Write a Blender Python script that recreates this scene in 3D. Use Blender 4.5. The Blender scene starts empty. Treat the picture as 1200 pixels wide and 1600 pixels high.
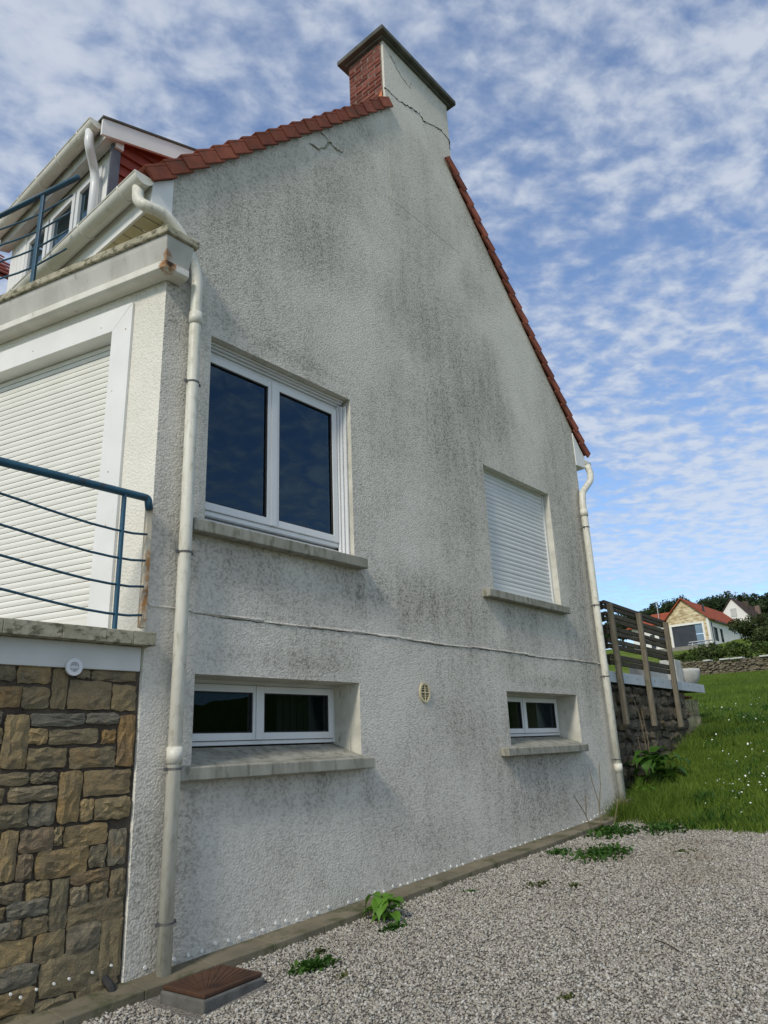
import bpy, math, random
import numpy as np
from mathutils import Vector, Matrix
from mathutils.geometry import tessellate_polygon

S = bpy.context.scene
COL = S.collection
R = math.radians

# ---------------------------------------------------------------- camera
cam_d = bpy.data.cameras.new("camera")
cam = bpy.data.objects.new("camera", cam_d)
COL.objects.link(cam)
cam_d.sensor_fit = 'VERTICAL'
cam_d.sensor_height = 24.0
cam_d.lens = 1133.79 / 1600 * 24.0
cam_d.clip_start = 0.05
cam_d.clip_end = 3000
_r = Vector((0.65645415, -0.75330565, -0.03998177))
_u = Vector((-0.20839644, -0.23203102, 0.95012238))
_f = Vector((0.72500957, 0.61537972, 0.30930394))
m = Matrix.Identity(4)
for i in range(3):
    m[i][0] = _r[i]; m[i][1] = _u[i]; m[i][2] = -_f[i]
m[0][3], m[1][3], m[2][3] = 0, 0, 1.45
cam.matrix_world = m
S.camera = cam

# ---------------------------------------------------------------- light
SUN_EL, SUN_AZ = R(40), R(13)          # the sun stands beyond -X, a touch towards -Y
sun_dir = Vector((-math.cos(SUN_EL) * math.cos(SUN_AZ), -math.cos(SUN_EL) * math.sin(SUN_AZ), math.sin(SUN_EL)))
sl = bpy.data.lights.new("sun", 'SUN')
sl.energy = 2.35
sl.angle = R(10)
sl.color = (1.0, 0.925, 0.80)
so = bpy.data.objects.new("sun", sl)
COL.objects.link(so)
so.rotation_euler = (-sun_dir).to_track_quat('-Z', 'Y').to_euler()
so.location = (-10, 0, 20)

S.view_settings.view_transform = 'Standard'
S.view_settings.look = 'None'
S.view_settings.exposure = 0.0
S.view_settings.gamma = 1.0
S.view_settings.use_curve_mapping = False

W = bpy.data.worlds.new("World")
S.world = W
W.use_nodes = True


class NT:
    """short-hand over a node tree"""
    def __init__(s, tree):
        s.t = tree
        tree.nodes.clear()

    def n(s, kind, **kw):
        nd = s.t.nodes.new(kind)
        for k, v in kw.items():
            setattr(nd, k, v)
        return nd

    def set(s, sock, v):
        if isinstance(v, bpy.types.NodeSocket):
            s.t.links.new(v, sock)
        elif v is not None:
            sock.default_value = v

    def math(s, op, a, b=None, c=None, clamp=False):
        nd = s.n('ShaderNodeMath', operation=op, use_clamp=clamp)
        for i, v in enumerate((a, b, c)):
            if v is not None:
                s.set(nd.inputs[i], v)
        return nd.outputs[0]

    def vmath(s, op, a, b=None):
        nd = s.n('ShaderNodeVectorMath', operation=op)
        s.set(nd.inputs[0], a)
        if b is not None:
            s.set(nd.inputs[1], b)
        return nd.outputs['Value'] if op in ('LENGTH', 'DOT_PRODUCT', 'DISTANCE') else nd.outputs[0]

    def noise(s, vec, scale, detail=3, rough=.55, dist=0.0, lac=2.0):
        nd = s.n('ShaderNodeTexNoise')
        s.set(nd.inputs['Vector'], vec)
        nd.inputs['Scale'].default_value = scale
        nd.inputs['Detail'].default_value = detail
        nd.inputs['Roughness'].default_value = rough
        nd.inputs['Distortion'].default_value = dist
        nd.inputs['Lacunarity'].default_value = lac
        return nd.outputs[0]

    def voro(s, vec, scale, feature='F1', out=0):
        nd = s.n('ShaderNodeTexVoronoi', feature=feature)
        s.set(nd.inputs['Vector'], vec)
        nd.inputs['Scale'].default_value = scale
        return nd.outputs[out]

    def ramp(s, fac, stops, interp='LINEAR'):
        nd = s.n('ShaderNodeValToRGB')
        s.set(nd.inputs[0], fac)
        cr = nd.color_ramp
        cr.interpolation = interp
        while len(cr.elements) < len(stops):
            cr.elements.new(0.5)
        for e, (p, c) in zip(cr.elements, stops):
            e.position = p
            e.color = (*c, 1) if len(c) == 3 else c
        return nd.outputs[0]

    def mix(s, fac, a, b, mode='MIX'):
        nd = s.n('ShaderNodeMix', data_type='RGBA', blend_type=mode)
        s.set(nd.inputs[0], fac)
        for i, v in ((6, a), (7, b)):
            if isinstance(v, tuple) and len(v) == 3:
                v = (*v, 1)
            s.set(nd.inputs[i], v)
        return nd.outputs[2]

    def mapr(s, v, a, b, c=0.0, d=1.0, smooth=True):
        nd = s.n('ShaderNodeMapRange', interpolation_type='SMOOTHSTEP' if smooth else 'LINEAR')
        s.set(nd.inputs[0], v)
        for i, q in zip((1, 2, 3, 4), (a, b, c, d)):
            nd.inputs[i].default_value = q
        return nd.outputs[0]

    def scale(s, vec, xyz):
        return s.vmath('MULTIPLY', vec, xyz)


# ---------------------------------------------------------------- sky: clear blue under a veil of small clouds
w = NT(W.node_tree)
sky = w.n('ShaderNodeTexSky', sky_type='NISHITA')
sky.sun_disc = False
sky.sun_elevation = SUN_EL
sky.sun_rotation = math.atan2(sun_dir.x, sun_dir.y)
sky.altitude = 0
sky.air_density = 1.0
sky.dust_density = 0.6
sky.ozone_density = 1.6
dirv = w.n('ShaderNodeTexCoord').outputs['Generated']
sep = w.n('ShaderNodeSeparateXYZ')
w.set(sep.inputs[0], dirv)
zc = w.math('MAXIMUM', w.math('ADD', sep.outputs[2], 0.06), 0.05)
pl = w.n('ShaderNodeCombineXYZ')
w.set(pl.inputs[0], w.math('DIVIDE', sep.outputs[0], zc))
w.set(pl.inputs[1], w.math('DIVIDE', sep.outputs[1], zc))
P = pl.outputs[0]
rot = w.n('ShaderNodeVectorRotate', rotation_type='Z_AXIS')
w.set(rot.inputs['Vector'], P)
rot.inputs['Angle'].default_value = R(28)
Pr = rot.outputs[0]
big = w.noise(w.vmath('ADD', P, (3.3, 1.7, 0)), 1.0, 3, .5, .3)
cells = w.noise(w.scale(Pr, (1.0, 1.2, 1)), 12, 4, .55, .2)
fine = w.noise(w.scale(Pr, (1.0, 1.3, 1)), 30, 3, .6, .2)
cov = w.math('ADD', w.math('MULTIPLY', big, .85), w.math('MULTIPLY', cells, .96))
cov = w.math('ADD', cov, w.math('MULTIPLY', fine, .24))
veil = w.n('ShaderNodeSeparateXYZ')
w.set(veil.inputs[0], P)
cov = w.math('ADD', cov, w.mapr(veil.outputs[0], 1.1, -.5, -.02, .24))
mask = w.mapr(cov, .74, 1.20, .14, 1.0)
mask = w.math('MULTIPLY', mask, w.mapr(sep.outputs[2], .0, .34, .50, 1.0))
shade = w.mapr(w.math('ADD', w.math('MULTIPLY', cells, .6), w.math('MULTIPLY', big, .5)), .46, .68)
ccol = w.mix(shade, (4.7, 5.4, 6.8), (6.7, 7.2, 8.0))
skyc = w.mix(1.0, sky.outputs[0], (1.45, 1.70, 1.95, 1), 'MULTIPLY')
hz = w.mapr(sep.outputs[2], -.02, .12, .10, 0.0)
col = w.mix(w.math('MULTIPLY', mask, .82), skyc, ccol)
col = w.mix(hz, col, (3.0, 5.0, 7.6))
bg = w.n('ShaderNodeBackground')
w.set(bg.inputs[0], col)
bg.inputs[1].default_value = 0.10
wo = w.n('ShaderNodeOutputWorld')
w.t.links.new(bg.outputs[0], wo.inputs[0])

# ---------------------------------------------------------------- materials
MAT = {}


def new_mat(name):
    mt = bpy.data.materials.new(name)
    mt.use_nodes = True
    t = NT(mt.node_tree)
    out = t.n('ShaderNodeOutputMaterial')
    b = t.n('ShaderNodeBsdfPrincipled')
    t.t.links.new(b.outputs[0], out.inputs[0])
    MAT[name] = mt
    return mt, t, b, out


def position(t):
    return t.n('ShaderNodeNewGeometry').outputs['Position']


def bump(t, b, h, strength, dist):
    bn = t.n('ShaderNodeBump')
    bn.inputs['Strength'].default_value = strength
    bn.inputs['Distance'].default_value = dist
    t.set(bn.inputs['Height'], h)
    t.t.links.new(bn.outputs[0], b.inputs['Normal'])


def simple(name, c0, c1, scale=6, detail=4, rough=.7, bmp=None, spec=.3, lo=.35, hi=.65, stretch=(1, 1, 1),
           per_object=0.0, grime=None, metallic=0.0):
    """colour wandering from c0 to c1, optional per-object shift, optional grime (colour, scale, threshold lo, hi, stretch)"""
    mt, t, b, _ = new_mat(name)
    p = position(t)
    if per_object:
        oi = t.n('ShaderNodeObjectInfo').outputs['Random']
        p2 = t.vmath('ADD', p, t.vmath('MULTIPLY', t.n('ShaderNodeObjectInfo').outputs['Location'], (3.1, 3.1, 3.1)))
    f = t.noise(t.scale(p, stretch), scale, detail)
    c = t.ramp(f, [(lo, c0), (hi, c1)])
    if per_object:
        k = t.mapr(oi, 0, 1, 1 - per_object, 1 + per_object, False)
        cb = t.n('ShaderNodeCombineXYZ')
        for i in range(3):
            t.set(cb.inputs[i], k)
        c = t.mix(1.0, c, cb.outputs[0], 'MULTIPLY')
    if grime:
        gc, gs, glo, ghi, gst = grime
        g = t.noise(t.scale(p, gst), gs, 5, .62)
        c = t.mix(t.mapr(g, glo, ghi, 0, .85), c, gc)
    t.set(b.inputs['Base Color'], c)
    b.inputs['Roughness'].default_value = rough
    b.inputs['Specular IOR Level'].default_value = spec
    b.inputs['Metallic'].default_value = metallic
    if bmp:
        hs, st, ds = bmp
        bump(t, b, t.noise(p, hs, 4, .6), st, ds)
    return mt


def render_mat(name, base, base2, dirt_shade, blobs, amount, speck=1.0, bumpd=.011):
    """rough-cast render with soot-coloured algae and, in some blobs, painted shade: drawn-out streaks plus a speckle in the pits"""
    mt, t, b, _ = new_mat(name)
    p = position(t)
    sp = t.n('ShaderNodeSeparateXYZ')
    t.set(sp.inputs[0], p)
    n1 = t.noise(p, .55, 5, .55, .3)
    streak = t.noise(t.scale(p, (4.5, 4.5, .55)), 1.6, 5, .6)
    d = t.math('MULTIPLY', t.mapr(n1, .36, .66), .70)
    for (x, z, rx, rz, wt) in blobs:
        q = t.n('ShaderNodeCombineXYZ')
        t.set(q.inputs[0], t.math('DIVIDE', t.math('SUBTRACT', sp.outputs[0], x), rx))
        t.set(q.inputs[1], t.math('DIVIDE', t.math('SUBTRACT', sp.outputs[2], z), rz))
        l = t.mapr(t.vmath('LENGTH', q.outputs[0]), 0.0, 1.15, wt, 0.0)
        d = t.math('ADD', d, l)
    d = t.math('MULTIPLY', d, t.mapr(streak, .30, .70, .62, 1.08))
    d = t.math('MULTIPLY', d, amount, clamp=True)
    g1 = t.noise(p, 42, 3, .6)
    g2 = t.noise(p, 17, 4, .6)
    grain = t.math('ADD', t.mapr(g1, .44, .66, 0, 1), t.mapr(g2, .5, .75, 0, .25))
    c = t.mix(t.mapr(t.noise(p, 2.2, 5), .35, .7), base, base2)
    c = t.mix(t.math('MULTIPLY', d, .52), c, dirt_shade)
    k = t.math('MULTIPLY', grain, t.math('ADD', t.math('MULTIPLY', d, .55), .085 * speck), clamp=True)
    c = t.mix(k, c, tuple(q * .55 for q in dirt_shade))
    t.set(b.inputs['Base Color'], c)
    b.inputs['Roughness'].default_value = .9
    b.inputs['Specular IOR Level'].default_value = .15
    h = t.math('ADD', t.noise(p, 66, 2, .55), t.math('MULTIPLY', t.voro(p, 58), -.5))
    bump(t, b, h, .75, bumpd * .75)
    return mt


gable_stain_shade = [  # wall stains; shade under the sills and beside the pipe is painted in too
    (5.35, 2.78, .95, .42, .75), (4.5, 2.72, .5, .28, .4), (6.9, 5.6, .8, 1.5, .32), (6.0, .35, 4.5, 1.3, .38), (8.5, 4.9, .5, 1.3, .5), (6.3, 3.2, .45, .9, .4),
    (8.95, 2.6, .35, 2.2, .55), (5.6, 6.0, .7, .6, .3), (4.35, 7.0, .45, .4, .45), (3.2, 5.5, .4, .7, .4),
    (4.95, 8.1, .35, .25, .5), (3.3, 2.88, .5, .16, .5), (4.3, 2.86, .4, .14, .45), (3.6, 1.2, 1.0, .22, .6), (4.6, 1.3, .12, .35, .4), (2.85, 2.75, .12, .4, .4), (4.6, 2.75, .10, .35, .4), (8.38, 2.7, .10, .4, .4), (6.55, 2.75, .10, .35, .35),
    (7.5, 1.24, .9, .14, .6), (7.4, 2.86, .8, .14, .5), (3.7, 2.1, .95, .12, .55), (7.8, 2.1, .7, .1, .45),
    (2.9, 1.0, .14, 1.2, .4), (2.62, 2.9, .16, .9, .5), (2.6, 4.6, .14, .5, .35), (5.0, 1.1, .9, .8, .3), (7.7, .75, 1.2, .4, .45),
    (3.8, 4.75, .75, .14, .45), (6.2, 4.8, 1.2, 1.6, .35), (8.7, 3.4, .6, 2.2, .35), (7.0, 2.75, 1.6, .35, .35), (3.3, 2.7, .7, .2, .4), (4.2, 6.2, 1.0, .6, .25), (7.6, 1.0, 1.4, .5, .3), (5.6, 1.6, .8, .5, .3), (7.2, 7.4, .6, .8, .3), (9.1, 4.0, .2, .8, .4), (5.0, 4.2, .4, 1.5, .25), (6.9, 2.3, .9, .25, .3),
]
render_mat('gable_render', (.71, .678, .60), (.65, .622, .548), (.245, .225, .185), gable_stain_shade, .86, 1.7, .010)
render_mat('bay_render', (.80, .775, .69), (.74, .72, .63), (.26, .25, .20), [(2.5, 2.5, .14, .35, .5), (2.5, 4.9, .5, .1, .3)], .35, .5, .010)
simple('reveal_render', (.66, .645, .56), (.50, .49, .42), 5, 5, .9, (60, .4, .005), .15, grime=((.16, .15, .11), 9, .58, .72, (3, 3, .6)))
simple('concrete_sill', (.36, .35, .295), (.25, .245, .20), 4, 6, .9, (70, .5, .004), .15, stretch=(2, 2, .6),
       grime=((.12, .12, .085), 7, .48, .74, (2.2, 2.2, .8)))
simple('concrete_edge', (.21, .185, .13), (.14, .125, .088), 3, 6, .95, (50, .6, .006), .1, grime=((.075, .08, .04), 5, .48, .66, (1, 1, 1)))
simple('box_concrete', (.16, .155, .14), (.10, .097, .088), 9, 6, .95, (60, .7, .006), .1)
simple('mossy_slab', (.46, .425, .32), (.31, .29, .205), 9, 6, .9, (60, .5, .004), .15, grime=((.085, .085, .05), 15, .46, .64, (1, 1, 1.6)))
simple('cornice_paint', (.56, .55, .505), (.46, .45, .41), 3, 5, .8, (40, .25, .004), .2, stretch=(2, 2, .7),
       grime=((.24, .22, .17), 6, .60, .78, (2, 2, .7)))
def rusted(name, spot, r_, c):
    t = NT.__new__(NT); t.t = MAT[name].node_tree
    b = [q for q in t.t.nodes if q.type == 'BSDF_PRINCIPLED'][0]
    lk = b.inputs['Base Color'].links[0].from_socket
    p = position(t)
    d = t.vmath('LENGTH', t.scale(t.vmath('SUBTRACT', p, spot), (1, 1, .75)))
    k = t.math('ADD', t.mapr(d, 0, r_, 1, 0), t.math('MULTIPLY', t.math('SUBTRACT', t.noise(p, 18, 5, .6), .5), .9))
    col_ = t.mix(t.mapr(k, .55, .8), lk, c)
    col_ = t.mix(t.mapr(k, .85, 1.0), col_, (.06, .035, .025))
    t.set(b.inputs['Base Color'], col_)


simple('moulding_paint', (.74, .72, .65), (.64, .62, .55), 3, 5, .8, (40, .25, .004), .2, stretch=(2, 2, .7),
       grime=((.27, .24, .18), 6, .64, .80, (2, 2, .7)))
rusted('cornice_paint', (2.44, 4.09, 4.97), .17, (.34, .20, .11))
rusted('moulding_paint', (2.47, 4.08, 4.93), .17, (.36, .20, .10))
simple('white_band', (.66, .665, .63), (.58, .585, .55), 3, 4, .75, (40, .2, .003), .2)
simple('white_plastic', (.74, .75, .75), (.68, .69, .69), 2, 3, .38, None, .45)
simple('white_board', (.80, .80, .77), (.74, .74, .71), 3, 3, .5, None, .4, grime=((.42, .30, .17), 9, .72, .80, (1, 1, .6)))
simple('pipe_plastic', (.74, .725, .64), (.64, .62, .52), 4, 5, .45, None, .4, stretch=(2, 2, .5),
       grime=((.34, .32, .22), 16, .46, .80, (1.5, 1.5, .6)))
simple('gutter_plastic', (.76, .74, .665), (.68, .66, .58), 3, 4, .42, None, .4, grime=((.46, .44, .34), 7, .52, .85, (1, 1, 1)))
simple('shutter_cream', (.80, .79, .72), (.76, .75, .68), 3, 3, .5, None, .35, grime=((.45, .40, .28), 20, .70, .8, (.4, .4, 1)))
simple('shutter_white', (.68, .69, .67), (.63, .64, .62), 3, 3, .5, None, .35, per_object=.03)
simple('soffit_board', (.62, .55, .36), (.52, .46, .30), 5, 3, .7, None, .2)
simple('dark_metal', (.09, .088, .085), (.14, .135, .13), 20, 3, .6, None, .4)
simple('black_rubber', (.022, .022, .024), (.035, .034, .034), 12, 3, .6, None, .3)
simple('slate_blue', (.13, .145, .17), (.10, .115, .14), 6, 3, .6, None, .3)
simple('blue_paint', (.010, .060, .105), (.014, .08, .13), 12, 4, .42, (60, .15, .002), .5,
       grime=((.035, .03, .03), 14, .57, .70, (1, 1, 1)))
simple('rust', (.50, .27, .11), (.27, .13, .055), 14, 6, .9, (60, .5, .004), .1, grime=((.70, .64, .50), 8, .42, .56, (1, 1, .5)))
simple('verge_tile', (.29, .092, .056), (.20, .066, .045), 9, 5, .85, (50, .35, .004), .15, per_object=.24, grime=((.12, .075, .055), 12, .54, .74, (1, 1, 1)))
simple('cladding_red', (.24, .050, .03), (.18, .04, .026), 7, 4, .7, (30, .2, .003), .25, per_object=.12)
simple('brick_red', (.225, .082, .06), (.14, .054, .043), 14, 5, .9, (45, .6, .006), .1, per_object=.25,
       grime=((.42, .34, .29), 18, .63, .74, (1, 1, 1)))
simple('brick_mortar', (.24, .18, .15), (.15, .105, .09), 20, 5, .95, (50, .5, .005), .1)
simple('orange_patch', (.62, .25, .12), (.52, .20, .10), 20, 4, .9, (50, .4, .004), .1)
simple('cap_concrete', (.15, .15, .135), (.085, .085, .075), 5, 6, .95, (30, .5, .006), .1)
simple('crack_dark', (.035, .035, .03), (.06, .06, .05), 20, 3, 1, None, .05)
simple('crack_grey', (.34, .33, .29), (.25, .245, .21), 20, 3, 1, None, .05)
simple('stone_mortar', (.125, .10, .075), (.06, .05, .04), 7, 6, .95, (30, 1.0, .02), .08)
simple('oval_vent', (.62, .55, .36), (.52, .45, .28), 10, 3, .5, None, .3)
simple('vent_dark', (.10, .075, .03), (.06, .045, .02), 10, 3, .7, None, .2)
simple('interior', (.16, .16, .155), (.13, .13, .125), 3, 3, .9, None, .1)
simple('curtain', (.11, .115, .115), (.08, .085, .085), 6, 3, .9, None, .1, stretch=(6, 6, .3))
simple('curtain_brown', (.20, .14, .11), (.15, .105, .085), 6, 3, .9, None, .1, stretch=(6, 6, .3))
simple('lid_rust', (.105, .052, .028), (.062, .034, .022), 8, 6, .75, (50, .4, .004), .25)
simple('weathered_wood', (.115, .098, .072), (.062, .054, .040), 5, 6, .9, (60, .5, .004), .1, stretch=(1, 1, 14), per_object=.18)
simple('post_wood', (.20, .178, .135), (.12, .106, .08), 6, 6, .9, (60, .5, .004), .1, stretch=(9, 9, .7), per_object=.12,
       grime=((.10, .11, .05), 5, .55, .7, (1, 1, 1)))
simple('coping_board', (.52, .55, .57), (.44, .47, .49), 4, 4, .6, None, .3)
simple('white_concrete', (.55, .55, .52), (.43, .43, .40), 8, 5, .9, (40, .5, .006), .1)
simple('gravel_bed', (.30, .28, .25), (.15, .14, .125), 55, 4, .95, (60, 1, .02), .05)
simple('paving', (.26, .25, .22), (.2, .19, .17), 6, 4, .95, None, .1)
simple('bark', (.085, .07, .05), (.05, .042, .03), 9, 4, .95, None, .05)
simple('dead_stem', (.21, .165, .105), (.14, .11, .07), 9, 4, .95, None, .05)
simple('far_roof', (.33, .085, .042), (.26, .065, .035), 1.2, 5, .85, None, .1, grime=((.17, .05, .03), 4, .5, .7, (1, 1, 1)))
simple('far_roof_brown', (.085, .058, .05), (.06, .042, .038), 1.4, 5, .9, None, .1)
simple('far_white', (.78, .77, .73), (.72, .71, .67), 1, 4, .85, None, .1)
simple('far_dark', (.028, .034, .042), (.04, .046, .055), 1, 3, .35, None, .4)
simple('far_pane', (.18, .26, .33), (.14, .20, .27), 1, 3, .15, None, .6)
simple('dry_stone', (.22, .19, .13), (.095, .086, .062), 5, 6, .95, None, .05)
simple('daisy', (.85, .85, .82), (.8, .8, .76), 4, 2, .8, None, .1)


def stone_mat(name, cols, bump_d=.018, lichen=True):
    mt, t, b, _ = new_mat(name)
    p = position(t)
    oi = t.n('ShaderNodeObjectInfo')
    off = t.n('ShaderNodeCombineXYZ')
    t.set(off.inputs[0], t.math('MULTIPLY', oi.outputs['Random'], 37.0))
    q = t.vmath('ADD', p, off.outputs[0])
    n = len(cols)
    c = t.ramp(oi.outputs['Random'], [(i / (n - 1), cc) for i, cc in enumerate(cols)])
    f = t.noise(q, 8, 6, .65, .4)
    c = t.mix(t.mapr(f, .38, .72, 0, .7), c, (.11, .10, .078))
    f2 = t.noise(q, 4.5, 4, .6)
    c = t.mix(t.mapr(f2, .52, .72, 0, .55), c, (.31, .20, .085))
    if lichen:
        c = t.mix(t.mapr(t.noise(q, 45, 3, .6), .66, .75, 0, .6), c, (.36, .35, .30))
    t.set(b.inputs['Base Color'], c)
    b.inputs['Roughness'].default_value = .92
    b.inputs['Specular IOR Level'].default_value = .12
    h = t.math('ADD', t.noise(q, 20, 6, .72, .8), t.math('MULTIPLY', t.noise(q, 85, 3, .65), .45))
    bump(t, b, h, 1.0, bump_d)
    return mt


stone_mat('sandstone', [(.33, .24, .12), (.21, .18, .115), (.37, .26, .12), (.20, .19, .15), (.40, .29, .14), (.24, .20, .12), (.34, .21, .085), (.17, .165, .14)], .016)
stone_mat('retaining_stone', [(.15, .13, .095), (.10, .088, .068), (.20, .17, .12), (.13, .12, .092)], .04, False)
stone_mat('yellow_block', [(.46, .41, .24), (.38, .34, .20)], .03)


def gravel_mat():
    mt, t, b, _ = new_mat('gravel')
    g = t.n('ShaderNodeNewGeometry')
    rnd = g.outputs['Random Per Island']
    c = t.ramp(rnd, [(0, (.14, .13, .11)), (.2, (.29, .272, .232)), (.45, (.375, .354, .302)), (.62, (.375, .337, .28)), (.8, (.435, .413, .36)), (1, (.56, .54, .49))])
    c = t.mix(t.mapr(t.noise(g.outputs['Position'], .9, 4),   .5, .72, 0, .5), c, (.20, .155, .105))
    c = t.mix(t.mapr(t.noise(g.outputs['Position'], 90, 3), .5, .75, 0, .4), c, (.2, .19, .175))
    t.set(b.inputs['Base Color'], c)
    b.inputs['Roughness'].default_value = .85
    b.inputs['Specular IOR Level'].default_value = .2


gravel_mat()


def leaf_mat(name, c0, c1, c2, rough=.55, trans=.25, scale=1.5):
    mt, t, b, out = new_mat(name)
    g = t.n('ShaderNodeNewGeometry')
    c = t.ramp(g.outputs['Random Per Island'], [(0, c0), (.5, c1), (1, c2)])
    c = t.mix(t.mapr(t.noise(g.outputs['Position'], scale, 4), .38, .68, 0, .6), c, tuple(q * .5 for q in c1))
    t.set(b.inputs['Base Color'], c)
    b.inputs['Roughness'].default_value = rough
    b.inputs['Specular IOR Level'].default_value = .25
    if trans:
        tr = t.n('ShaderNodeBsdfTranslucent')
        t.set(tr.inputs[0], c)
        mx = t.n('ShaderNodeMixShader')
        mx.inputs[0].default_value = trans
        t.t.links.new(b.outputs[0], mx.inputs[1])
        t.t.links.new(tr.outputs[0], mx.inputs[2])
        t.t.links.new(mx.outputs[0], out.inputs[0])


leaf_mat('grass_blade', (.070, .128, .012), (.115, .195, .020), (.21, .28, .048), .6, .3, .45)
leaf_mat('dry_blade', (.10, .10, .035), (.07, .11, .025), (.14, .12, .05), .7, .2)
leaf_mat('weed_bright', (.09, .22, .022), (.12, .27, .03), (.16, .31, .04), .5, .3, 14)
leaf_mat('weed_dark', (.03, .09, .012), (.042, .115, .016), (.075, .15, .022), .6, .25, 14)
leaf_mat('dock_leaf', (.04, .11, .016), (.06, .15, .02), (.09, .19, .03), .5, .3, 8)
leaf_mat('tree_dark', (.026, .048, .018), (.036, .064, .022), (.058, .085, .032), .7, .15, .35)
leaf_mat('shrub_leaf', (.045, .066, .02), (.062, .088, .026), (.09, .115, .038), .7, .2, .6)
leaf_mat('hedge_leaf', (.05, .09, .02), (.075, .125, .026), (.13, .15, .035), .7, .2, .6)

# lawn sheet under the blades
mt, t, b, _ = new_mat('lawn')
p = position(t)
c = t.mix(t.mapr(t.noise(p, .5, 5), .35, .68), (.10, .155, .018), (.17, .22, .034))
c = t.mix(t.mapr(t.noise(p, 16, 5, .7), .4, .68, 0, .7), c, (.028, .062, .008))
c = t.mix(t.mapr(t.noise(p, .16, 3), .45, .65, 0, .7), c, (.15, .19, .045))
t.set(b.inputs['Base Color'], c)
b.inputs['Roughness'].default_value = .95
b.inputs['Specular IOR Level'].default_value = .05
bump(t, b, t.noise(p, 20, 5, .7), 1, .08)

# far house gable in pale split stone
mt, t, b, _ = new_mat('far_stone')
p = position(t)
v = t.scale(p, (1, 1, 2.6))
cc = t.voro(v, 2.1, 'F1', 1)
sp = t.n('ShaderNodeSeparateColor'); t.set(sp.inputs[0], cc)
c = t.ramp(sp.outputs[0], [(0, (.34, .25, .13)), (.35, (.56, .45, .26)), (.7, (.66, .55, .35)), (1, (.72, .64, .46))])
e = t.voro(v, 2.1, 'DISTANCE_TO_EDGE')
c = t.mix(t.mapr(e, .0, .07, .6, 0), c, (.30, .24, .15))
t.set(b.inputs['Base Color'], c)
b.inputs['Roughness'].default_value = .9

# window glass: see-through with a real reflection
mt, t, b, out = new_mat('glass')
t.t.nodes.remove(b)
fr = t.n('ShaderNodeFresnel'); fr.inputs[0].default_value = 1.72
gl = t.n('ShaderNodeBsdfGlossy'); gl.inputs['Roughness'].default_value = .01
gl.inputs['Color'].default_value = (.50, .78, 1, 1)
tp = t.n('ShaderNodeBsdfTransparent'); tp.inputs[0].default_value = (.62, .68, .68, 1)
mx = t.n('ShaderNodeMixShader')
t.t.links.new(fr.outputs[0], mx.inputs[0]); t.t.links.new(tp.outputs[0], mx.inputs[1]); t.t.links.new(gl.outputs[0], mx.inputs[2])
bnp = t.n('ShaderNodeBump'); bnp.inputs['Strength'].default_value = .12; bnp.inputs['Distance'].default_value = .02
t.set(bnp.inputs['Height'], t.noise(position(t), 1.6, 2, .5)); t.t.links.new(bnp.outputs[0], gl.inputs['Normal'])
t.t.links.new(mx.outputs[0], out.inputs[0])
m2 = mt.copy(); m2.name = 'cellar_glass'; MAT['cellar_glass'] = m2
for q in m2.node_tree.nodes:
    if q.type == 'FRESNEL': q.inputs[0].default_value = 1.30
    if q.type == 'BSDF_TRANSPARENT': q.inputs[0].default_value = (.42, .45, .45, 1)

# ---------------------------------------------------------------- mesh helpers
BASE = {}


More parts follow.
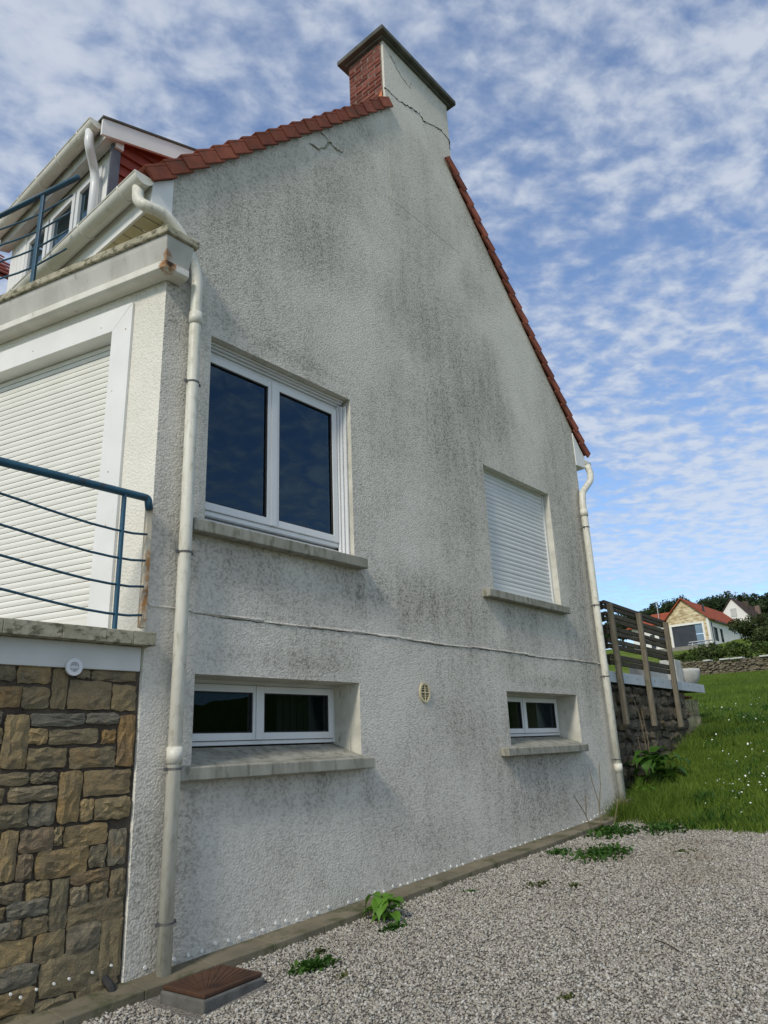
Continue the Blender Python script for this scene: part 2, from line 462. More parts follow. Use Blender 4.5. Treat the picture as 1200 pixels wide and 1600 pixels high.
class MB:
    def __init__(s):
        s.v = []; s.f = []

    def add(s, vs, fs):
        o = len(s.v)
        s.v += [tuple(q) for q in vs]
        s.f += [tuple(i + o for i in f) for f in fs]
        return s

    def box(s, x0, x1, y0, y1, z0, z1):
        return s.hexa([(x0, y0, z0), (x1, y0, z0), (x1, y1, z0), (x0, y1, z0), (x0, y0, z1), (x1, y0, z1), (x1, y1, z1), (x0, y1, z1)])

    def hexa(s, p):
        return s.add(p, [(3, 2, 1, 0), (4, 5, 6, 7), (0, 1, 5, 4), (1, 2, 6, 5), (2, 3, 7, 6), (3, 0, 4, 7)])

    def prism(s, poly, vec):
        """solid between a planar polygon (3-D points) and its copy moved by vec"""
        n = len(poly)
        a = [Vector(q) for q in poly]
        bb = [q + Vector(vec) for q in a]
        tris = tessellate_polygon([a])
        fs = [tuple(x) for x in tris] + [tuple(n + i for i in reversed(x)) for x in tris]
        fs += [(i, i + n, (i + 1) % n + n, (i + 1) % n) for i in range(n)]
        return s.add([tuple(q) for q in a + bb], fs)

    def sheet(s, loops):
        """flat face with holes: loops of 3-D points, first one the outline"""
        tris = tessellate_polygon([[Vector(q) for q in l] for l in loops])
        return s.add([q for l in loops for q in l], [tuple(x) for x in tris])

    def tube(s, path, r, seg=10, caps=True, squash=1.0):
        path = [Vector(q) for q in path]
        rs = r if isinstance(r, (list, tuple)) else [r] * len(path)
        o = len(s.v)
        prev = None
        for i, q in enumerate(path):
            d = (path[min(i + 1, len(path) - 1)] - path[max(i - 1, 0)]).normalized()
            if prev is None:
                up = Vector((0, 0, 1)) if abs(d.z) < .9 else Vector((0, 1, 0))
                a = d.cross(up).normalized()
            else:
                a = (prev - d * prev.dot(d)).normalized()
            prev = a
            bb = d.cross(a)
            for k in range(seg):
                th = 2 * math.pi * k / seg
                s.v.append(tuple(q + (a * math.cos(th) + bb * math.sin(th) * squash) * rs[i]))
        for i in range(len(path) - 1):
            for k in range(seg):
                k2 = (k + 1) % seg
                s.f.append((o + i * seg + k, o + i * seg + k2, o + (i + 1) * seg + k2, o + (i + 1) * seg + k))
        if caps:
            s.f.append(tuple(o + k for k in reversed(range(seg))))
            s.f.append(tuple(o + (len(path) - 1) * seg + k for k in range(seg)))
        return s

    def ring(s, c, axis, r0, r1, h, seg=20):
        """flat washer/disc (r0 may be 0) of thickness h along axis"""
        c = Vector(c); ax = Vector(axis).normalized()
        up = Vector((0, 0, 1)) if abs(ax.z) < .9 else Vector((1, 0, 0))
        a = ax.cross(up).normalized(); bb = ax.cross(a)
        o = len(s.v)
        for (r, hh) in ((r0, 0), (r1, 0), (r1, h), (r0, h)):
            for k in range(seg):
                th = 2 * math.pi * k / seg
                s.v.append(tuple(c + ax * hh + (a * math.cos(th) + bb * math.sin(th)) * max(r, 1e-4)))
        for j in range(4):
            for k in range(seg):
                k2 = (k + 1) % seg; j2 = (j + 1) % 4
                s.f.append((o + j * seg + k, o + j * seg + k2, o + j2 * seg + k2, o + j2 * seg + k))
        return s

    def build(s, name, mat, parent=None, smooth=False, bevel=0.0, recalc=True):
        base = BASE.get(parent, Vector((0, 0, 0))) if parent is not None else Vector((0, 0, 0))
        me = bpy.data.meshes.new(name)
        me.from_pydata([(x - base.x, y - base.y, z - base.z) for x, y, z in s.v], [], s.f)
        me.validate()
        me.materials.append(MAT[mat])
        ob = bpy.data.objects.new(name, me)
        COL.objects.link(ob)
        if parent is not None:
            ob.parent = parent
        BASE[ob] = base
        if smooth:
            me.polygons.foreach_set('use_smooth', [True] * len(me.polygons))
        if bevel:
            bv = ob.modifiers.new('bevel', 'BEVEL')
            bv.width = bevel; bv.segments = 2; bv.limit_method = 'ANGLE'; bv.angle_limit = R(40)
        import bmesh
        bm = bmesh.new(); bm.from_mesh(me)
        if recalc:
            bmesh.ops.recalc_face_normals(bm, faces=bm.faces)
        bm.to_mesh(me); bm.free()
        return ob


def empty(name, loc, label, cat, group=None):
    o = bpy.data.objects.new(name, None)
    COL.objects.link(o)
    o.location = loc
    o.empty_display_size = .2
    BASE[o] = Vector(loc)
    tag(o, label, cat, group)
    return o


def tag(o, label=None, cat=None, group=None, kind=None):
    if label: o['label'] = label
    if cat: o['category'] = cat
    if group: o['group'] = group
    if kind: o['kind'] = kind
    return o


def copy_at(o, offset, parent):
    """another part that shares o's mesh, shifted by offset"""
    c = o.copy()
    COL.objects.link(c)
    c.parent = parent
    c.location = o.location + Vector(offset)
    BASE[c] = BASE[o] + Vector(offset)
    return c


def np_mesh(name, V, F, mat, smooth=False):
    me = bpy.data.meshes.new(name)
    V = np.asarray(V, np.float32); F = np.asarray(F, np.int32)
    k = F.shape[1]
    me.vertices.add(len(V)); me.vertices.foreach_set('co', V.ravel())
    me.loops.add(F.size); me.loops.foreach_set('vertex_index', F.ravel())
    me.polygons.add(len(F))
    me.polygons.foreach_set('loop_start', np.arange(0, F.size, k, dtype=np.int32))
    me.polygons.foreach_set('loop_total', np.full(len(F), k, np.int32))
    if smooth:
        me.polygons.foreach_set('use_smooth', np.ones(len(F), bool))
    me.update(calc_edges=True)
    me.validate()
    me.materials.append(MAT[mat])
    ob = bpy.data.objects.new(name, me)
    COL.objects.link(ob)
    BASE[ob] = Vector((0, 0, 0))
    return ob


def bend(path, n=6, r=.06):
    """round the corners of a polyline"""
    P_ = [Vector(q) for q in path]
    out = [P_[0]]
    for i in range(1, len(P_) - 1):
        a, b_, c_ = P_[i - 1], P_[i], P_[i + 1]
        ra = min(r, (a - b_).length * .45, (c_ - b_).length * .45)
        s0 = b_ + (a - b_).normalized() * ra
        s1 = b_ + (c_ - b_).normalized() * ra
        for k in range(n + 1):
            u = k / n
            out.append(s0 * (1 - u) ** 2 + b_ * 2 * u * (1 - u) + s1 * u ** 2)
    out.append(P_[-1])
    return out


# ---------------------------------------------------------------- ground
def smooth(a, b_, x):
    u = np.clip((x - a) / (b_ - a), 0, 1)
    return u * u * (3 - 2 * u)


def height(x, y):
    x = np.asarray(x, float); y = np.asarray(y, float)
    h = .05 * np.clip(x, -12, None) + .02 * np.clip(y, -15, 40)
    h = h + .17 * np.clip(x - 8.75, 0, 4.7) + .04 * np.clip(x - 13.45, 0, None) + .05 * np.clip(x - 48, 0, None)
    h = h - .145 * np.clip(x - 150, 0, None) * 1.0
    return h


def H(x, y):
    return float(height(x, y))


rng = np.random.default_rng(7)
random.seed(7)
gx = np.concatenate([np.linspace(-250, -20, 12), np.linspace(-16, 8, 13), np.linspace(8.4, 16, 32), np.linspace(17, 60, 44), np.linspace(64, 170, 40), np.linspace(190, 420, 8)])
gy = np.concatenate([np.linspace(-250, -30, 10), np.linspace(-24, 40, 65), np.linspace(44, 120, 20), np.linspace(140, 350, 8)])
GX, GY = np.meshgrid(gx, gy, indexing='ij')
GZ = height(GX, GY) + .05 * np.sin(GX * .7 + GY * .4) * smooth(10, 14, GX) + .12 * np.sin(GX * .21) * np.sin(GY * .3 + 1) * smooth(20, 30, GX) - .06 * (1 - smooth(8.5, 8.7, GX))
V = np.stack([GX, GY, GZ], -1).reshape(-1, 3)
nx, ny = len(gx), len(gy)
I = np.arange(nx * ny).reshape(nx, ny)
F = np.stack([I[:-1, :-1], I[1:, :-1], I[1:, 1:], I[:-1, 1:]], -1).reshape(-1, 4)
tag(np_mesh('lawn', V, F, 'lawn', True), kind='structure')


def edge_x(y):
    """where the gravel ends and the grass begins"""
    return 8.62 + .13 * np.sin(y * 2.1) + .12 * np.sin(y * 5.3 + 1) + .08 * np.sin(y * 11.7) + .05 * np.sin(y * 27 + 2)


ys = np.linspace(-14, 4.25, 90)
Vg = []; Fg = []
cols_n = 30
for y in ys:
    ex_ = float(edge_x(y))
    for k in range(cols_n):
        x = -12 + (ex_ + 12) * k / (cols_n - 1)
        Vg.append((x, y, H(x, y) - .004 - (.03 if k == cols_n - 1 else 0)))
for j in range(len(ys) - 1):
    for k in range(cols_n - 1):
        a = j * cols_n + k
        Fg.append((a, a + 1, a + cols_n + 1, a + cols_n))
tag(np_mesh('gravel_drive', Vg, Fg, 'gravel_bed'), kind='structure')


# loose stones of the drive (denser near the camera)
def scatter(n, x0, x1, y0, y1):
    return np.stack([rng.uniform(x0, x1, n), rng.uniform(y0, y1, n)], 1)


def pebbles(pts, smin, smax):
    n = len(pts)
    k = 5
    s = rng.uniform(smin, smax, n) * rng.choice([.7, 1, 1, 1.25], n)
    th = rng.uniform(0, 2 * np.pi, (n, 1)) + np.arange(k) * 2 * np.pi / k + rng.normal(0, .25, (n, k))
    rr = s[:, None] * rng.uniform(.65, 1.2, (n, k))
    asp = rng.uniform(.55, 1.0, (n, 1)); yaw = rng.uniform(0, 6.28, (n, 1))
    lx = rr * np.cos(th); ly = rr * np.sin(th) * asp
    px = lx * np.cos(yaw) - ly * np.sin(yaw); py = lx * np.sin(yaw) + ly * np.cos(yaw)
    pz = s[:, None] * rng.uniform(-.25, .35, (n, k))
    ring = np.stack([px, py, pz], -1)
    top = np.stack([rng.normal(0, .25, n) * s, rng.normal(0, .25, n) * s, s * rng.uniform(.35, .8, n)], -1)[:, None]
    bot = np.stack([np.zeros(n), np.zeros(n), -s * .6], -1)[:, None]
    L = np.concatenate([ring, top, bot], 1)
    tilt = rng.normal(0, .35, (n, 1))
    L[..., 2] += tilt * L[..., 0]
    L[..., 0] += pts[:, 0:1]; L[..., 1] += pts[:, 1:2]
    L[..., 2] += (height(pts[:, 0], pts[:, 1]) + s * rng.uniform(-.05, .35, n))[:, None]
    f = []
    for i in range(k):
        f.append((i, (i + 1) % k, k)); f.append(((i + 1) % k, i, k + 1))
    f = np.array(f)
    F_ = (f[None] + (np.arange(n) * (k + 2))[:, None, None]).reshape(-1, 3)
    return L.reshape(-1, 3), F_


def in_box(p):
    return (p[:, 0] > 2.52) & (p[:, 0] < 3.08) & (p[:, 1] > 3.53) & (p[:, 1] < 4.05)


pts = np.concatenate([scatter(88000, 1.6, 5.2, .2, 4.04), scatter(62000, 5.2, 9.0, .9, 4.04), scatter(9000, 5.2, 9.0, -1.0, .9), scatter(22000, -.3, 1.6, 1.2, 4.04)])
pts = pts[pts[:, 0] < edge_x(pts[:, 1]) + rng.normal(0, .08, len(pts))]
pts = pts[~in_box(pts)]
pts = pts[pts[:, 1] < 4.0 + .02 * rng.normal(0, 1, len(pts))]
Vp, Fp = pebbles(pts, .0062, .0138)
tag(np_mesh('gravel', Vp, Fp, 'gravel'), kind='stuff')


# grass blades
def blades(pts, hmin, hmax, wid, lean=.5, z=None):
    n = len(pts)
    h = rng.uniform(hmin, hmax, n); a = rng.uniform(0, 6.28, n); wv = wid * rng.uniform(.6, 1.2, n)
    z0 = height(pts[:, 0], pts[:, 1]) if z is None else z
    z0 = z0 - .01
    dx, dy = np.cos(a) * wv / 2, np.sin(a) * wv / 2
    la = rng.uniform(0, 6.28, n); ll = h * rng.uniform(.1, 1, n) * lean
    p0 = np.stack([pts[:, 0] - dx, pts[:, 1] - dy, z0], 1); p1 = np.stack([pts[:, 0] + dx, pts[:, 1] + dy, z0], 1)
    mx_, my_ = pts[:, 0] + np.cos(la) * ll * .35, pts[:, 1] + np.sin(la) * ll * .35
    p2 = np.stack([mx_ + dx * .8, my_ + dy * .8, z0 + h * .6], 1); p3 = np.stack([mx_ - dx * .8, my_ - dy * .8, z0 + h * .6], 1)
    p4 = np.stack([pts[:, 0] + np.cos(la) * ll, pts[:, 1] + np.sin(la) * ll, z0 + h], 1)
    V_ = np.stack([p0, p1, p2, p3, p4], 1).reshape(-1, 3)
    f = np.array([(0, 1, 2), (0, 2, 3), (3, 2, 4)])
    F_ = (f[None] + (np.arange(n) * 5)[:, None, None]).reshape(-1, 3)
    return V_, F_


def wedge(n, x0, x1, lo, hi):
    x = x0 + (x1 - x0) * rng.random(n) ** 1.4
    y = x * (lo + (hi - lo) * rng.random(n))
    return np.stack([x, y], 1)


g = np.concatenate([scatter(60000, 8.6, 12.5, .3, 4.25), wedge(90000, 10, 30, .06, .40), wedge(40000, 26, 49, .12, .40)])
g = g[(g[:, 0] > edge_x(g[:, 1]) + .03 + np.abs(rng.normal(0, .06, len(g))))]
g = g[~((g[:, 1] > 4.2 + .061 * (g[:, 0] - 9.37)) & (g[:, 0] < 14.7) & (g[:, 1] < 12))]
far_k = smooth(12, 30, g[:, 0])
V1, F1 = blades(g, .035, .10, .008)
V1 = V1.reshape(-1, 5, 3)
cx = V1[:, :2].mean(1, keepdims=True)
V1 = cx + (V1 - cx) * (1 + 1.3 * far_k)[:, None, None]
V1 = V1.reshape(-1, 3)
tag(np_mesh('grass', V1, F1, 'grass_blade'), kind='stuff')

# longer tufts along the edge of the lawn and at the foot of the retaining wall
tc = []
for k in range(95):
    y = rng.uniform(.6, 4.15)
    tc.append((float(edge_x(y)) + rng.uniform(-.02, .45), y, rng.uniform(.07, .16)))
for k in range(60):
    tc.append((rng.uniform(8.75, 9.8), rng.uniform(3.4, 4.15), rng.uniform(.16, .32)))
for k in range(40):
    x = rng.uniform(9.9, 13.2)
    tc.append((x, 4.12 + .061 * (x - 9.37) - abs(rng.normal(0, .15)), rng.uniform(.14, .30)))
VV = []; FF = []; o = 0
for (x, y, h) in tc:
    n = 46
    q = np.stack([rng.normal(x, .07, n), rng.normal(y, .07, n)], 1)
    q[:, 1] = np.minimum(q[:, 1], 4.12 + .061 * np.clip(q[:, 0] - 9.37, 0, None))
    v, f = blades(q, h * .5, h, .007, 1.1)
    VV.append(v); FF.append(f + o); o += len(v)
tag(np_mesh('long_grass', np.concatenate(VV), np.concatenate(FF), 'grass_blade'), kind='stuff')

# darker broad weeds and coarse clumps spread through the lawn
VV = []; FF = []; o = 0
for k in range(230):
    u = rng.random() ** 1.6
    x = 8.7 + 16 * u
    y = rng.uniform(.10 * x, min(.36 * x, 4.0) if x < 14.8 else .36 * x)
    n = 60
    sp_ = rng.uniform(.05, .16) * (1 + u)
    q = np.stack([rng.normal(x, sp_, n), rng.normal(y, sp_, n)], 1)
    if x < 14.8: q[:, 1] = np.minimum(q[:, 1], 4.1 + .061 * np.clip(q[:, 0] - 9.37, 0, None))
    v, f = blades(q, .05, rng.uniform(.09, .17), .016 * (1 + u), 1.2)
    VV.append(v); FF.append(f + o); o += len(v)
tag(np_mesh('lawn_weeds', np.concatenate(VV), np.concatenate(FF), 'weed_dark'), kind='stuff')

# daisies in the lawn
dc = []
for (x, y, s_, n) in [(9.9, 2.9, .4, 70), (10.6, 2.75, .55, 60), (11.6, 3.0, .8, 60), (13.2, 3.5, .9, 26), (15.0, 4.0, .9, 45), (17.5, 4.6, 1.2, 40), (20, 5, 1.8, 50), (26, 6.5, 3, 60)]:
    dc.append(np.stack([rng.normal(x, s_, n), rng.normal(y, s_ * .5, n)], 1))
dc = np.concatenate(dc)
dc = dc[rng.random(len(dc)) < .62]
dc = dc[(dc[:, 0] > 9.0) & (dc[:, 1] < 4.0 + .06 * (dc[:, 0] - 9.37) + 10 * (dc[:, 0] > 14.8))]
n = len(dc)
r_ = rng.uniform(.006, .0115, n) * (1 + .5 * smooth(14, 30, dc[:, 0]))
zz = height(dc[:, 0], dc[:, 1]) + rng.uniform(.07, .11, n)
ang = np.arange(7) * 2 * np.pi / 7
tl = rng.normal(0, .5, (n, 2))
cx_, cy_ = np.cos(ang)[None] * r_[:, None], np.sin(ang)[None] * r_[:, None]
Vd = np.stack([dc[:, 0:1] + cx_, dc[:, 1:2] + cy_, zz[:, None] + tl[:, 0:1] * cx_ + tl[:, 1:2] * cy_], -1).reshape(-1, 3)
Fd = (np.arange(7)[None] + np.arange(n)[:, None] * 7)
tag(np_mesh('daisies', Vd, Fd, 'daisy'), kind='stuff')

# concrete margin along the foot of the walls
kb = MB()
xs = list(np.arange(-1.5, 9.3, .45))
for a, b_ in zip(xs[:-1], xs[1:]):
    ya, yb = 4.0 - .01 * math.sin(a * 2), 4.0 - .01 * math.sin(b_ * 2)
    ka, kb_ = H(a, 4.1) + .045, H(b_, 4.1) + .045
    kb.hexa([(a, ya, ka - .3), (b_, yb, kb_ - .3), (b_, 4.26, kb_ - .3), (a, 4.26, ka - .3),
             (a, ya, ka), (b_, yb, kb_), (b_, 4.26, kb_ + .012), (a, 4.26, ka + .012)])
kerb = kb.build('kerb', 'concrete_edge', bevel=.008)
tag(kerb, kind='structure')
ed = MB().box(9.1, 10.15, 4.02, 4.16, .45, .735).build('edging_stone', 'concrete_edge', bevel=.01)
tag(ed, 'low concrete edging stone beside the foot of the far downpipe', 'edging')

# ---------------------------------------------------------------- the house
house = empty('house', (6.0, 8.0, .35), 'two storey house with grey stained render gable and red verge tiles', 'house')
YG, YB = 4.2, 12.6
XL, XR = 2.53, 9.27


def roof_l(x): return 5.667 + 1.042 * (x - 2.267)
def roof_r(x): return 8.829 - 1.072 * (x - 6.524)


XA = 5.92
ZA = roof_l(XA)
OPEN = [(2.95, 4.523, 3.03, 4.58), (6.76, 8.31, 3.03, 4.545), (2.92, 4.54, 1.39, 1.975), (6.83, 8.43, 1.40, 1.975)]
DEPTH = [.13, .11, .30, .28]


def clamp_outline(y):
    return [(XL, y, 0.0), (9.46, y, 0.0), (9.46, y, 2.38), (XR, y, 2.38), (XR, y, roof_r(XR) - .10),
            (XA, y, ZA - .10), (XL, y, roof_l(XL) - .10)]


g1 = MB()
holes = [[(a, YG, c), (a, YG, d), (b_, YG, d), (b_, YG, c)] for a, b_, c, d in OPEN]
g1.sheet([clamp_outline(YG)] + holes)
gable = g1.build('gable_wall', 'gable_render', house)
for (a, b_, c, d), dp in zip(OPEN, DEPTH):
    rv = MB()
    y0, y1 = YG, YG + dp + .12
    rv.add([(a, y0, c), (a, y1, c), (a, y1, d), (a, y0, d)], [(0, 1, 2, 3)])
    rv.add([(b_, y0, c), (b_, y1, c), (b_, y1, d), (b_, y0, d)], [(0, 1, 2, 3)])
    rv.add([(a, y0, d), (b_, y0, d), (b_, y1, d), (a, y1, d)], [(0, 1, 2, 3)])
    rv.add([(a, y0, c), (b_, y0, c), (b_, y1, c), (a, y1, c)], [(0, 1, 2, 3)])
    rv.build('reveal', 'reveal_render', gable)
# other walls of the shell
sw = MB()
sw.box(XL, XL + .02, YG + .002, YB, 0, roof_l(XL) - .13)
sw.build('front_wall', 'bay_render', house)
MB().add([(9.46, YG, 0), (9.46, YB, 0), (9.46, YB, 2.38), (9.46, YG, 2.38)], [(0, 1, 2, 3)]).add(
    [(XR, YG, 2.38), (9.46, YG, 2.38), (9.46, YB, 2.38), (XR, YB, 2.38)], [(0, 1, 2, 3)]).add(
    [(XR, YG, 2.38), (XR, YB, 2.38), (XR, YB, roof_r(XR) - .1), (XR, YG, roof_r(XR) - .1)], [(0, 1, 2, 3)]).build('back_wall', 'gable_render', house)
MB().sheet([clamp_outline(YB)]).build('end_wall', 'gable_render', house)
fl = MB()
fl.box(XL + .03, 9.25, YG + .5, YB - .05, 2.15, 2.25)
fl.box(XL + .03, 9.25, YG + .3, YB - .05, 4.95, 5.05)
fl.box(5.7, 5.75, YG + .3, YB - .05, 0, 4.95)
fl.box(XL + .03, 9.25, YG + 3.2, YG + 3.25, 0, 4.95)
fl.build('inner_walls', 'interior', house)

# string course at floor level, a rough raised lip of render
sc = MB()
x = XL + .012
while x < 9.44:
    x2 = min(x + .16, 9.45)
    z = 2.385 + .006 * math.sin(x * 3.1) + random.uniform(-.005, .005)
    dpt = .009 + random.uniform(-.003, .004)
    hgt = .018 + random.uniform(-.006, .008)
    sc.add([(x, YG - .001, z + hgt), (x2, YG - .001, z + hgt + random.uniform(-.003, .003)), (x2, YG - dpt, z + .006), (x, YG - dpt, z + .006), (x, YG - .001, z - .004), (x2, YG - .001, z - .004)],
           [(0, 1, 2, 3), (3, 2, 5, 4)])
    x = x2
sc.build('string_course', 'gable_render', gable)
for (xa_, xb_) in ((2.9, 3.7), (3.85, 5.1), (5.2, 7.0), (7.15, 8.1), (8.2, 9.1)):  # broken thin dark line just below the lip
    sp_, sm_ = [], MB()
    x = xa_
    while x < xb_:
        sp_.append((x, YG - .002, 2.379 + .006 * math.sin(x * 3.1) + random.uniform(-.004, .004)))
        x += .06
    sm_.tube(sp_, [random.uniform(.0008, .0045) for _ in sp_], 5).build('dark_line', 'stone_mortar', gable)


# cracks: thin dark seams
def crack(pts_, r, matn='crack_dark', parent=None, y=YG):
    c = []
    for (x0, z0), (x1, z1) in zip(pts_[:-1], pts_[1:]):
        n_ = max(2, int(math.hypot(x1 - x0, z1 - z0) / .022))
        for k in range(n_):
            u = k / n_
            c.append((x0 + (x1 - x0) * u + random.uniform(-.013, .013), y, z0 + (z1 - z0) * u + random.uniform(-.014, .014)))
    c.append((pts_[-1][0], y, pts_[-1][1]))
    rr = [r * random.uniform(.25, 1.1) for _ in c]
    MB().tube(c, rr, 6, True, .35 if matn == 'crack_grey' else 1.0).build('crack', matn, parent or gable)


crack([(5.70, 4.5), (5.73, 4.8), (5.76, 5.12)], .006, 'crack_grey')
crack([(4.02, 7.26), (4.12, 7.26), (4.18, 7.29), (4.25, 7.37), (4.31, 7.49), (4.40, 7.46), (4.51, 7.50)], .022, 'crack_grey')
crack([(4.31, 7.49), (4.24, 7.52), (4.17, 7.54)], .014, 'crack_grey')
crack([(9.0, 5.35), (9.06, 5.55), (8.98, 5.7)], .005, 'crack_grey')

# white plugs along the foot of the wall
pg = MB().ring((2.66, YG + .004, 0), (0, -1, 0), 0, .011, .012, 7).build('injection_plug', 'white_board', gable)
k = 0
x = 2.66
pg.location.z = .31
while x < 9.2:
    z = .31 + (H(x, 4.2) - H(2.66, 4.2)) * .80 + random.uniform(-.012, .012) + .08 * max(0, x - 8.0)
    if k and random.random() > .12:
        c = copy_at(pg, (x - 2.66, 0, z - .31), gable)
        sxy = random.uniform(.55, 1.15)
    x += .1 + random.uniform(-.012, .012)
    k += 1

# oval ventilation grille
ov = MB()
oc = Vector((5.41, YG - .001, 1.92))
sg = 24
for rx, rz, yy in ((.078, .092, 0), (.078, .092, -.014), (.058, .072, -.014), (.058, .072, -.004)):
    for k in range(sg):
        th = 2 * math.pi * k / sg
        ov.v.append((oc.x + rx * math.cos(th), oc.y + yy, oc.z + rz * math.sin(th)))
for j in range(3):
    for k in range(sg):
        k2 = (k + 1) % sg
        ov.f.append((j * sg + k, j * sg + k2, (j + 1) * sg + k2, (j + 1) * sg + k))
grille = ov.build('vent', 'oval_vent', house)
vb = MB(); vb.v = [(oc.x + .06 * math.cos(2 * math.pi * k / sg), oc.y - .003, oc.z + .074 * math.sin(2 * math.pi * k / sg)) for k in range(sg)]
vb.f = [tuple(range(sg))]
vb.build('vent_opening', 'vent_dark', grille)
vr = MB()
vr.box(oc.x - .058, oc.x + .058, oc.y - .013, oc.y - .005, oc.z - .006, oc.z + .006)
vr.box(oc.x - .005, oc.x + .005, oc.y - .0125, oc.y - .005, oc.z - .07, oc.z + .07)
for dz in (-.042, -.024, .024, .042):
    wdt = .052 * math.sqrt(max(.05, 1 - (dz / .074) ** 2))
    vr.box(oc.x - wdt, oc.x + wdt, oc.y - .010, oc.y - .006, oc.z + dz - .003, oc.z + dz + .003)
vr.build('vent_bars', 'oval_vent', grille)


# ------------------------------------------------ windows
def window(label, x0, x1, z0, z1, y, leaves, fw=.05, sash=.062, top=0.0, bottom=.0, pane='glass'):
    """pvc casement: outer frame, sashes with their own pane each. y = outer face of the frame"""
    root = MB()
    zt, zb = z1 - top, z0 + bottom
    root.box(x0, x0 + fw, y, y + .07, zb, zt).box(x1 - fw, x1, y, y + .07, zb, zt)
    root.box(x0 + fw, x1 - fw, y, y + .07, zt - fw, zt).box(x0 + fw, x1 - fw, y, y + .07, zb, zb + fw)
    wn = root.build('window', 'white_plastic', house, bevel=.004)
    if label: wn['label'] = label
    ax0, ax1 = x0 + fw, x1 - fw
    az0, az1 = zb + fw, zt - fw
    wl = (ax1 - ax0) / leaves
    for i in range(leaves):
        a, b_ = ax0 + i * wl + .003, ax0 + (i + 1) * wl - .003
        ys_ = y - .016
        s = MB()
        s.box(a, a + sash, ys_, ys_ + .07, az0 + .003, az1 - .003).box(b_ - sash, b_, ys_, ys_ + .07, az0 + .003, az1 - .003)
        s.box(a + sash, b_ - sash, ys_, ys_ + .07, az1 - .003 - sash, az1 - .003).box(a + sash, b_ - sash, ys_, ys_ + .07, az0 + .003, az0 + .003 + sash)
        s.build('sash', 'white_plastic', wn, bevel=.004)
        gk = MB()
        e = .012
        gk.box(a + sash, a + sash + e, ys_ + .008, ys_ + .02, az0 + sash, az1 - sash).box(b_ - sash - e, b_ - sash, ys_ + .008, ys_ + .02, az0 + sash, az1 - sash)
        gk.box(a + sash, b_ - sash, ys_ + .008, ys_ + .02, az1 - sash - e, az1 - sash - .003).box(a + sash, b_ - sash, ys_ + .008, ys_ + .02, az0 + sash + .003, az0 + sash + e)
        gk.build('gasket', 'black_rubber', wn)
        MB().add([(a + sash, ys_ + .024, az0 + sash), (b_ - sash, ys_ + .024, az0 + sash), (b_ - sash, ys_ + .024, az1 - sash), (a + sash, ys_ + .024, az1 - sash)], [(0, 1, 2, 3)]).build('pane', pane, wn, recalc=False)
    if leaves == 2:
        xm = (ax0 + ax1) / 2
        MB().box(xm - .03, xm + .03, y - .026, y - .0165, az0 + .004, az1 - .004).build('mullion_cover', 'white_plastic', wn, bevel=.003)
    return wn


y1 = YG + .13
w1 = window('large two leaf window with dark blue reflections', 2.89, 4.49, 3.155, 4.525, y1, 2, fw=.035, sash=.060)
# roller box rails above and the guide rails at the right of the big window
gr = MB()
gr.box(2.955, 4.5, y1 - .022, y1 + .03, 4.528, 4.542).box(2.955, 4.5, y1 - .045, y1 + .03, 4.547, 4.559).box(2.955, 4.5, y1 - .065, y1 + .03, 4.564, 4.577)
gr.box(4.458, 4.470, y1 - .03, y1 - .001, 3.10, 4.52).box(4.478, 4.490, y1 - .055, y1 - .001, 3.09, 4.52).box(4.498, 4.515, y1 - .085, y1 - .001, 3.06, 4.52)
gr.build('guide_rail', 'white_plastic', w1, bevel=.002)
bt = MB().hexa([(2.952, y1 - .10, 3.045), (4.50, y1 - .10, 3.045), (4.50, y1 + .06, 3.045), (2.952, y1 + .06, 3.045),
                (2.952, y1 - .075, 3.075), (4.50, y1 - .075, 3.075), (4.50, y1 + .06, 3.153), (2.952, y1 + .06, 3.153)])
bt.build('drip_board', 'white_plastic', w1, bevel=.003)
MB().tube(bend([(3.66, y1 + .05, 3.57), (3.655, y1 + .095, 3.57), (3.65, y1 + .10, 3.70)], 4, .02), .009, 8).build('handle', 'white_plastic', w1)

b1 = window('two leaf basement window beside the downpipe', 2.87, 4.545, 1.515, 1.978, YG + .30, 2, fw=.030, sash=.052, pane='cellar_glass')
b2 = window('two leaf basement window near the far downpipe', 6.78, 8.435, 1.515, 1.978, YG + .28, 2, fw=.030, sash=.052, pane='cellar_glass')
for k in range(5):
    MB().box(4.12 + k * .075, 4.18 + k * .075, YG + .55, YG + .57, 1.3, 2.1).build('curtain', 'curtain', b1)
MB().box(7.62, 8.4, YG + .45, YG + .46, 1.4, 2.0).build('curtain', 'curtain_brown', b2)
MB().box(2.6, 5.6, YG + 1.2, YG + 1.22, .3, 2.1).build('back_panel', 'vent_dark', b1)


def sill(x0, x1, z_front_top, z_front_bot, z_back, y_back, parent, proj=.10):
    s = MB().hexa([(x0, YG - proj, z_front_bot), (x1, YG - proj, z_front_bot), (x1, YG + .01, z_front_bot + .004), (x0, YG + .01, z_front_bot + .004),
                   (x0, YG - proj, z_front_top), (x1, YG - proj, z_front_top), (x1, YG - .002, z_front_top + .012), (x0, YG - .002, z_front_top + .012)])
    so_ = s.build('sill', 'concrete_sill', parent, bevel=.008)
    return so_


def sill_top(a, b_, zf, zb, y_back, parent):
    MB().hexa([(a + .004, YG - .012, zf - .02), (b_ - .004, YG - .012, zf - .02), (b_ - .004, y_back, zf - .02), (a + .004, y_back, zf - .02),
               (a + .004, YG - .012, zf + .016), (b_ - .004, YG - .012, zf + .016), (b_ - .004, y_back, zb), (a + .004, y_back, zb)]).build('sill_slope', 'concrete_sill', parent, bevel=.004)


